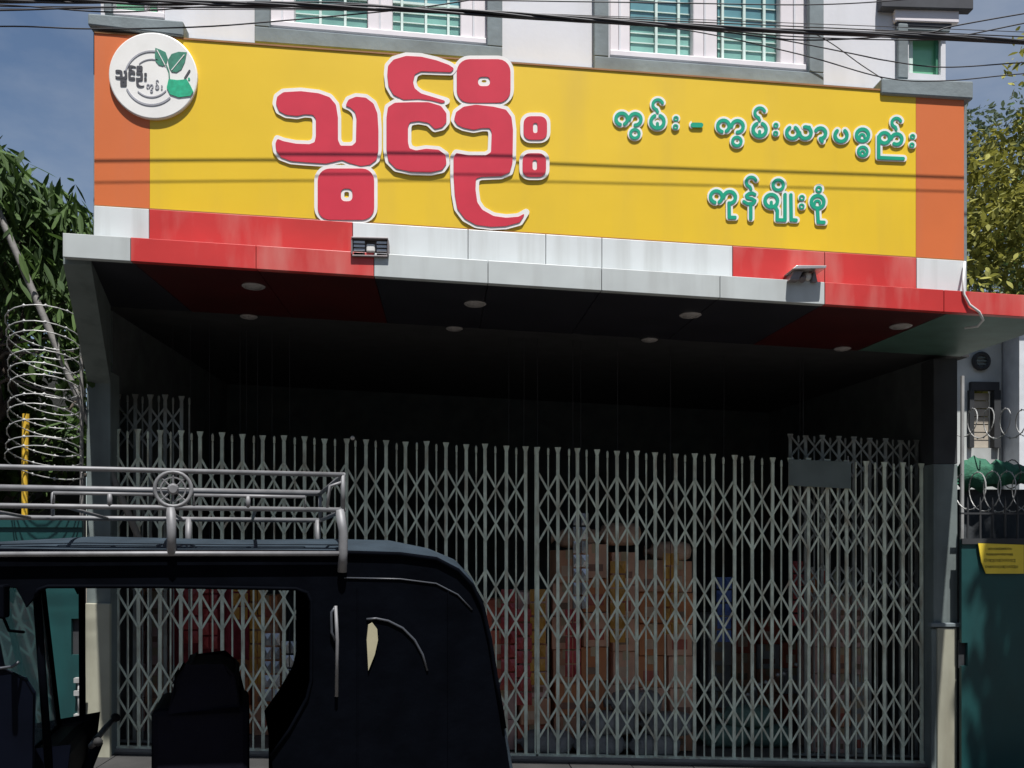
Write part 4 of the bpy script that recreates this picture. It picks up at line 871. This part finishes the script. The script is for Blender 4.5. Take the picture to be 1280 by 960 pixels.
span(fromrun([(1000, 50), (1150, 42), (1190, 33), (1280, 17), (1400, -2)]), YN_+.06, .004, 'thin cable rising away against the sky past mouldings')
span(fromrun([(1000, 46), (1150, 50), (1200, 45), (1280, 29), (1400, 5)]), YN_+.2, .004, 'second thin cable rising against the sky past mouldings')
span(fromrun([(860, 38), (1000, 68), (1105, 97), (1180, 101), (1280, 92), (1400, 84)]), YN_+.1, .0034, 'thin cable brushing the corner window ledge')
span([(-200, 6), (0, 8), (330, 10), (620, 16), (860, 27), (1280, 46), (1450, 55)], YC+.005, .0042, 'plain cable strung close before the wall behind the twisted bundle')
span([(-200, 10), (0, 11), (330, 12), (620, 16), (860, 24), (1280, 40), (1450, 48)], YC-.035, .0026, 'thinner plain cable strung close before the wall behind the twisted bundle')
p0 = P(1207, 330, YF-.01)
tag(MB().tube([P(1206, 328, YS-.03), P(1204, 350, YF-.012), P(1205, 368, YF-.012), P(1212, 381, YF-.015), P(1224, 390, YF-.01), P(1229, 400, YF+.02), P(1222, 408, YF+.08), P(1206, 410, YF+.15)], .0085, 8).build('hanging_wire', WCAB, smooth=True), 'loose white wire looping under the red fascia end', 'wire')
for sgn, lab in ((-1, 'concrete utility pole past the mango tree'), (1, 'concrete utility pole past the weathered house')):
    x = sgn*12.6; t = thing('utility_pole', lab, 'pole', (x, YC, RZ))
    MB().tube([(x, YC, RZ-.1), (x, YC, 7.5)], [.16, .1], 12).build('shaft', KERB, t, smooth=True); MB().box(x-.05, x+.05, YC-1.2, YC+.8, 5.6, 5.7).build('crossarm', POLE, t)

# unseen trees, added only to shade the yard gates beside the shop
def added_shade_tree(bx, by, cx, cy, cz, R, lab, seed):
    b = Vector((bx, by, RZ)); t = thing('added_shade_tree', lab, 'tree', b); m = MB(); tips = []
    top = Vector((cx, cy, cz-R[2]*.5)); m.tube([b, b+Vector((.1, 0, 1.8)), b.lerp(top, .7), top], [.22, .17, .13, .1], 10)
    for k in range(6): a = k*1.05; limb(m, top, Vector((math.cos(a), math.sin(a), .7)), R[0]*.5, .06, 1, tips, .5)
    m.build('trunk', BARK, t, smooth=True); rg = np.random.default_rng(seed); pp = []
    for _ in range(9000):
        d = rg.normal(0, 1, 3); d /= np.linalg.norm(d); pp.append(np.array([cx, cy, cz])+d*np.array(R)*rg.random()**.4)
    tag(foliage(pp, .2, .05, .4, seed, .6).build('crown', LV1, t), None, kind='stuff')
added_shade_tree(-6.4, 5.1, -4.75, 4.9, 6.2, (1.5, 1.7, 1.0), 'unseen leafy tree added for shade at the kerb before the mango tree', 31)
added_shade_tree(7.4, 5.1, 6.3, 4.9, 6.2, (1.7, 1.7, 1.0), 'unseen leafy tree added for shade at the kerb before the notice gate', 32)
# ================================================================== AUTO RICKSHAW
RA = rad(12); RW = 1.2
o_ = P(640, 690, 4.25); RO = Vector((o_.x, o_.y, RZ))
ax, ay = Vector((math.cos(RA), math.sin(RA), 0)), Vector((-math.sin(RA), math.cos(RA), 0))
def RL(px, py, yl=0.):         # pixel -> (length, height) on a lengthwise plane of the vehicle, yl metres from its near side
    d = RT*((px-640)/F)+FW+Vector((0, 0, (HY-py)/F)); o = Vector((0, 0, EYE))-RO-ay*yl
    t = -o.dot(ay)/d.dot(ay); q = o+d*t; return (q.dot(ax), q.z)
rk = thing('auto_rickshaw', 'black soft top three wheeler with pale metal roof rack parked before the gate', 'three wheeler', tuple(RO), None, RA)
def part(mb, name, m, parent=None, **k): return mb.build(name, m, parent or rk, local=True, **k)
def poly_slab(pts, y0, y1):
    mb = MB(); n = len(pts); tr = tessellate_polygon([[Vector((p[0], p[1], 0)) for p in pts]])
    a = [(x, y0, z) for x, z in pts]; b = [(x, y1, z) for x, z in pts]
    fs = []
    for t in tr:
        A, B, C = (Vector(a[i]) for i in t); t = tuple(t); fs.append(t if (B-A).cross(C-A).y < 0 else t[::-1])
    fs += [tuple(i+n for i in f[::-1]) for f in fs]+[(i, (i+1) % n, n+(i+1) % n, n+i) for i in range(n)]
    return mb.add(a+b, fs)
ROOF = [(-420, 688), (-300, 688), (-100, 689), (100, 690), (300, 690), (430, 691), (500, 693), (545, 699), (572, 713), (590, 732), (603, 760), (612, 800), (620, 850), (630, 910), (640, 975)]
OPEN = [(345, 985), (338, 946), (362, 912), (384, 872), (389, 850), (389, 752), (384, 741), (370, 736), (200, 733), (60, 733), (48, 737), (45, 745), (40, 860), (36, 1010)]
roofL = [RL(*p) for p in ROOF]
zl = .5
side = [RL(*p) for p in ROOF]+[(roofL[-1][0]+.01, zl), (RL(345, 985)[0], zl)]+[RL(*p) for p in OPEN]
# the near side stops at the windscreen pillar; the roof band runs on over the windscreen
fx = RL(-60, 700)[0]
side = [p for p in [RL(*q) for q in ROOF] if p[0] > fx]
side = [(fx, roofL[0][1])]+side+[(roofL[-1][0]+.012, zl), (RL(345, 985)[0], zl)]+[RL(*p) for p in OPEN[:12]]+[(RL(33, 760)[0], RL(33, 760)[1]), (RL(20, 735)[0], RL(20, 735)[1]), (fx, RL(-60, 735)[1])]
hood = part(poly_slab(side, 0, .018), 'hood_side', VIN, bevel=.006)
part(poly_slab(side, RW-.018, RW), 'hood_side', VIN, bevel=.006)
# hood top: crowned skin carried over the bows and down the back
sec = [p for p in roofL if p[0] > fx]; sec = [(fx, roofL[0][1])]+sec+[(roofL[-1][0]+.012, zl)]
N = 14; vs, fs = [], []
nrm = []
for i, p in enumerate(sec):
    a, b = sec[max(i-1, 0)], sec[min(i+1, len(sec)-1)]; dx, dz = b[0]-a[0], b[1]-a[1]; L = math.hypot(dx, dz); nrm.append((-dz/L, dx/L))
for i, p in enumerate(sec):
    for j in range(N+1):
        v = j/N; bul = .062*(1-(2*v-1)**4)*(1+.12*math.sin(i*2.2))*min(1, (i+1)/2); vs.append((p[0]+nrm[i][0]*bul, RW*v, p[1]+nrm[i][1]*bul))
for i in range(len(sec)-1):
    for j in range(N): fs.append((i*(N+1)+j, (i+1)*(N+1)+j, (i+1)*(N+1)+j+1, i*(N+1)+j+1))
tp = part(MB().add(vs, fs), 'hood_top', VINT, smooth=True); sm = tp.modifiers.new('solid', 'SOLIDIFY'); sm.thickness = .006; sm.offset = 0
part(MB().tube([(p[0], -.006, p[1]) for p in sec[:-2]], .011, 8), 'edge_piping', VIN, hood, smooth=True)
part(MB().tube([(p[0], -.003, p[1]-.11) for p in sec if p[0] > RL(430, 700)[0]-.05][:5], .0035, 6), 'seam', PIPE, hood, smooth=True)
# round quarter opening: piping arc and a pale patch standing in for the see-through gap
part(MB().tube([(RL(*p)[0], -.004, RL(*p)[1]) for p in ((458, 774), (470, 773), (485, 776), (503, 785), (518, 800), (528, 818), (534, 838))], .0055, 6), 'quarter_piping', PIPE, hood, smooth=True)
part(poly_slab([RL(*p) for p in ((460, 838), (458, 800), (460, 781), (465, 778), (471, 786), (472, 800), (468, 818))], -.012, -.0005), 'gap_patch', CREAMF, hood)
part(MB().tube([(RL(*p)[0], -.02, RL(*p)[1]) for p in ((419, 757), (421, 800), (420, 870))], .008, 6), 'grab_rail', CHRM, hood, smooth=True)
part(MB().tube([(RL(*p)[0], -.016, RL(*p)[1]) for p in ((419, 758), (414, 765), (414, 790), (419, 800))], .006, 6), 'hood_strap', PIPE, hood, smooth=True)
for i, q in enumerate(OPEN[4:12]): pass
part(MB().tube([(RL(*p)[0], -.004, RL(*p)[1]) for p in OPEN[1:12]], .008, 6), 'opening_piping', VIN, hood, smooth=True)
for px in (447, 560): part(MB().tube([(RL(px, y)[0], -.001, RL(px, y)[1]) for y in (735, 800, 880, 960)], .004, 5), 'seam', VIN, hood)
mr = part(MB().tube([(RL(30, 790)[0], -.005, RL(30, 790)[1]), (RL(18, 786)[0], -.09, RL(18, 786)[1]), (RL(14, 770)[0], -.12, RL(14, 770)[1])], .006, 6), 'mirror', VIN, smooth=True)
part(MB().box(RL(14, 770)[0]-.01, RL(14, 770)[0]+.012, -.17, -.07, RL(14, 770)[1], RL(14, 770)[1]+.13), 'mirror_head', VIN, mr, bevel=.008)
# body below the hood, floor, fenders, front
x_r, x_o, x_w = RL(640, 985)[0]+.01, RL(345, 985)[0], RL(40, 900)[0]
def tubbed(x0, x1, y0, y1, z0, z1, r): return MB().box(x0, x1, y0, y1, z0, z1)
part(MB().box(x_o+.02, x_r, .01, RW-.01, .3, zl+.12), 'body', NAVY, bevel=.04)
part(MB().box(x_w-.1, x_o+.019, .06, RW-.06, .28, .36), 'floor_pan', NAVY, bevel=.01)
for y in (.02, RW-.06): part(MB().box(x_w, x_o+.019, y, y+.039, .3, .52), 'side_sill', NAVY, bevel=.01)
fr_ = [(x_w+.02, .3), (x_w+.06, 1.02), (x_w-.3, 1.0), (x_w-.52, .78), (x_w-.6, .45), (x_w-.45, .3)]
part(poly_slab(fr_, .18, RW-.18), 'front_cowl', NAVY, bevel=.05)
for y in (.165, RW-.195): part(MB().tube([(x_w+.03, y+.015, .95), (RL(38, 740)[0]+.01, y*.25+.02 if y < .5 else RW-.04, RL(38, 738)[1])], .016, 8), 'windscreen_pillar', VIN, smooth=True)
wz0_, wz1_ = 1.0, RL(20, 738)[1]
ws = MB().hexa([(x_w-.09, .2, wz0_), (x_w-.08, .2, wz0_), (x_w-.08, RW-.2, wz0_), (x_w-.09, RW-.2, wz0_), (fx+.09, .07, wz1_), (fx+.1, .07, wz1_), (fx+.1, RW-.07, wz1_), (fx+.09, RW-.07, wz1_)])
wsc = part(ws, 'windscreen', WSG)
for y0, y1 in ((.19, .06), (RW-.19, RW-.06)): part(MB().tube([(x_w-.085, y0, wz0_-.02), (fx+.095, y1, wz1_+.01)], .022, 8), 'windscreen_frame', VIN, wsc, smooth=True)
part(MB().tube([(x_w-.08, .19, wz0_), (x_w-.08, RW-.19, wz0_)], .02, 8), 'windscreen_frame', VIN, wsc, smooth=True)
# side door panel beside the driver: the dark lower front seen past the opening
part(poly_slab([RL(-40, 1000), RL(36, 1000), RL(40, 868), RL(30, 850), RL(0, 838), RL(-40, 842)], .03, .05), 'driver_side_panel', NAVY, bevel=.01)
part(MB().tube([(RL(*p)[0], .024, RL(*p)[1]) for p in ((-40, 838), (0, 836), (14, 834), (22, 828))], .006, 6), 'panel_trim', PIPE, smooth=True)
hl = part(MB().lathe((x_w-.56, RW/2, .72), [(.0, -.02), (.06, -.015), (.085, .01), (.09, .06), (.06, .1)], 20, 'x'), 'headlight', LAMPG, smooth=True)
# seats and handle bar
sx = RL(188, 900, .3)[0]; se = RL(312, 900, .3)[0]
st = part(MB().box(sx, se, .32, RW-.32, .37, RL(250, 885, .32)[1]), 'driver_seat', SEAT, bevel=.03)
zs_ = RL(255, 836, .3)[1]; zq_ = RL(250, 885, .32)[1]+.002; sb0, sb1 = RL(222, 860, .3)[0], RL(300, 860, .3)[0]
part(poly_slab([(sb0-.02, zq_), (sb1, zq_), (sb1-.02, zs_-.04), (sb1-.08, zs_), (sb0+.04, zs_), (sb0-.01, zs_-.05)], .3, RW-.3), 'driver_backrest', SEAT, st, bevel=.02)
part(MB().box(x_o+.05, x_r-.12, .06, RW-.06, zl+.12, zl+.26), 'rear_seat', SEAT, bevel=.04); part(poly_slab([(x_r-.24, zl+.262), (x_r-.1, zl+.262), (x_r-.08, zl+.75), (x_r-.16, zl+.75)], .06, RW-.06), 'rear_backrest', SEAT, bevel=.03)
hbx = x_w+.16; hbr = part(MB().tube([(hbx+.04, .28, 1.06), (hbx, .4, 1.02), (hbx, RW-.4, 1.02), (hbx+.04, RW-.28, 1.06)], .014, 8), 'handle_bar', CHRM, smooth=True)
part(MB().tube([(hbx, RW/2, 1.0), (hbx-.22, RW/2, .42)], .025, 8), 'steering_column', NAVY, smooth=True)
for y in (.3, RW-.3): part(MB().tube([(hbx+.05, y-.05, 1.065), (hbx+.03, y+.05, 1.055)], .02, 8), 'grip', RUB, hbr, smooth=True)
# wheels
def wheel(x, y):
    wv = part(MB().lathe((x, y, .22), [(.13, -.05), (.2, -.055), (.22, -.03), (.22, .03), (.2, .055), (.13, .05)], 28, 'y'), 'wheel', RUB, smooth=True)
    part(MB().lathe((x, y, .22), [(.05, -.06), (.125, -.045), (.128, 0), (.125, .045), (.05, .06)], 20, 'y'), 'rim', CHRM, wv, smooth=True)
for y in (.12, RW-.12): wheel(x_r-.42, y)
wheel(x_w-.42, RW/2)
part(MB().box(x_r-.5, x_r-.34, .1, RW-.1, .2, .25), 'rear_axle', RUB); part(MB().tube([(x_w-.3, RW/2-.07, .55), (x_w-.42, RW/2-.07, .22), (x_w-.42, RW/2+.07, .22), (x_w-.3, RW/2+.07, .55)], .02, 8), 'front_fork', NAVY, smooth=True)
part(MB().tube([(x_w-.42+.27*math.cos(rad(a)), RW/2, .22+.27*math.sin(rad(a))) for a in range(20, 190, 15)], .05, 8), 'front_mudguard', NAVY, smooth=True)
# roof rack
rack = part(MB().tube([(*[RL(-330, 692)[0]], -.03, RL(0, 694)[1]), (RL(215, 692)[0], -.03, RL(215, 692)[1]), (RL(423, 692)[0], -.03, RL(423, 692)[1])], .0105, 8), 'roof_rack', CHRM, smooth=True)
xE = RL(429, 600)[0]; xF = RL(-330, 600)[0]
def zat(px, py, yl): return RL(px, py, yl)[1]
zA, zD = zat(215, 589, 0), zat(215, 635, 0); zB, zE_ = zA-.005, zD-.005
def rail(pts, r, nm='rail'): return part(MB().tube(pts, r, 8), nm, CHRM, rack, smooth=True)
yN, yFr = -.02, RW+.02
rail([(xF, yN, zA), (xE, yN, zA)], .0105); rail([(xF, yN, zD), (xE, yN, zD)], .0105)
rail([(xF, yFr, zB), (xE, yFr, zB)], .017); rail([(xF, yFr, zE_), (xE, yFr, zE_)], .013)
for x in (xE, xF): rail([(x, yN, zA), (x, yFr, zB)], .011, 'cross_rail'); rail([(x, yN, zD), (x, yFr, zE_)], .011, 'cross_rail')
for k in range(1, 6): x = xF+(xE-xF)*k/6; rail([(x, yN, zD), (x, yFr, zE_)], .008, 'cross_rail')
zm = (zA*.35+zD*.65)
rail([(RL(68, 620)[0], yN, zD), (RL(68, 620)[0], yN, zm), (RL(196, 620)[0], yN, zm)], .007); rail([(RL(243, 620)[0], yN, zD), (RL(243, 620)[0], yN, zm), (RL(381, 630)[0], yN, zm), (RL(381, 630)[0], yN, zD)], .007)
for px in (138, 310): rail([(RL(px, 620)[0], yN, zD), (RL(px, 620)[0], yN, zm)], .01, 'stud')
for px in (428, -10, -200): 
    x = min(RL(px, 620)[0], xE); rail([(x, yN, zD), (x, yN, zA)], .01, 'upright'); rail([(x, yFr, zE_), (x, yFr, zB)], .01, 'upright')
rail([(RL(408, 620)[0], yN, zD), (RL(412, 610)[0], yN, zA-.05), (xE, yN, zA-.03)], .007, 'brace')
wx_, wz_ = RL(217, 612); wr = .072
rg_ = part(MB().circ((wx_, yN-.004, wz_), wr, .009, 'y', 24, 6), 'wheel_emblem', CHRM, rack, smooth=True)
part(MB().circ((wx_, yN-.004, wz_), wr*.68, .004, 'y', 20, 5), 'emblem_ring', CHRM, rg_)
for k in range(8):
    a = k*math.pi/4; part(MB().tube([(wx_, yN-.004, wz_), (wx_+wr*.95*math.cos(a), yN-.004, wz_+wr*.95*math.sin(a))], .004, 5), 'emblem_spoke', CHRM, rg_)
part(MB().lathe((wx_, yN-.01, wz_), [(.016, -.012), (.024, 0), (.016, .012)], 14, 'y'), 'emblem_hub', CHRM, rg_)
zr = RL(215, 692)[1]
rail([(RL(214, 640)[0], yN, zD), (RL(215, 660)[0], yN-.008, (zD+zr)/2), (RL(215, 690)[0], -.03, zr)], .019, 'post')
rail([(RL(424, 640)[0], yN, zD), (RL(428, 660)[0], yN-.008, (zD+zr)/2), (RL(428, 692)[0], -.03, zr), (RL(427, 715)[0], -.02, RL(427, 715)[1])], .02, 'post')
rail([(RL(-180, 640)[0], yN, zD), (RL(-180, 690)[0], -.03, zr)], .019, 'post')
for px in (215, 424, -180): x = RL(px, 640)[0]; rail([(x, yFr, zE_), (x, RW-.02, zr+.01)], .017, 'post')
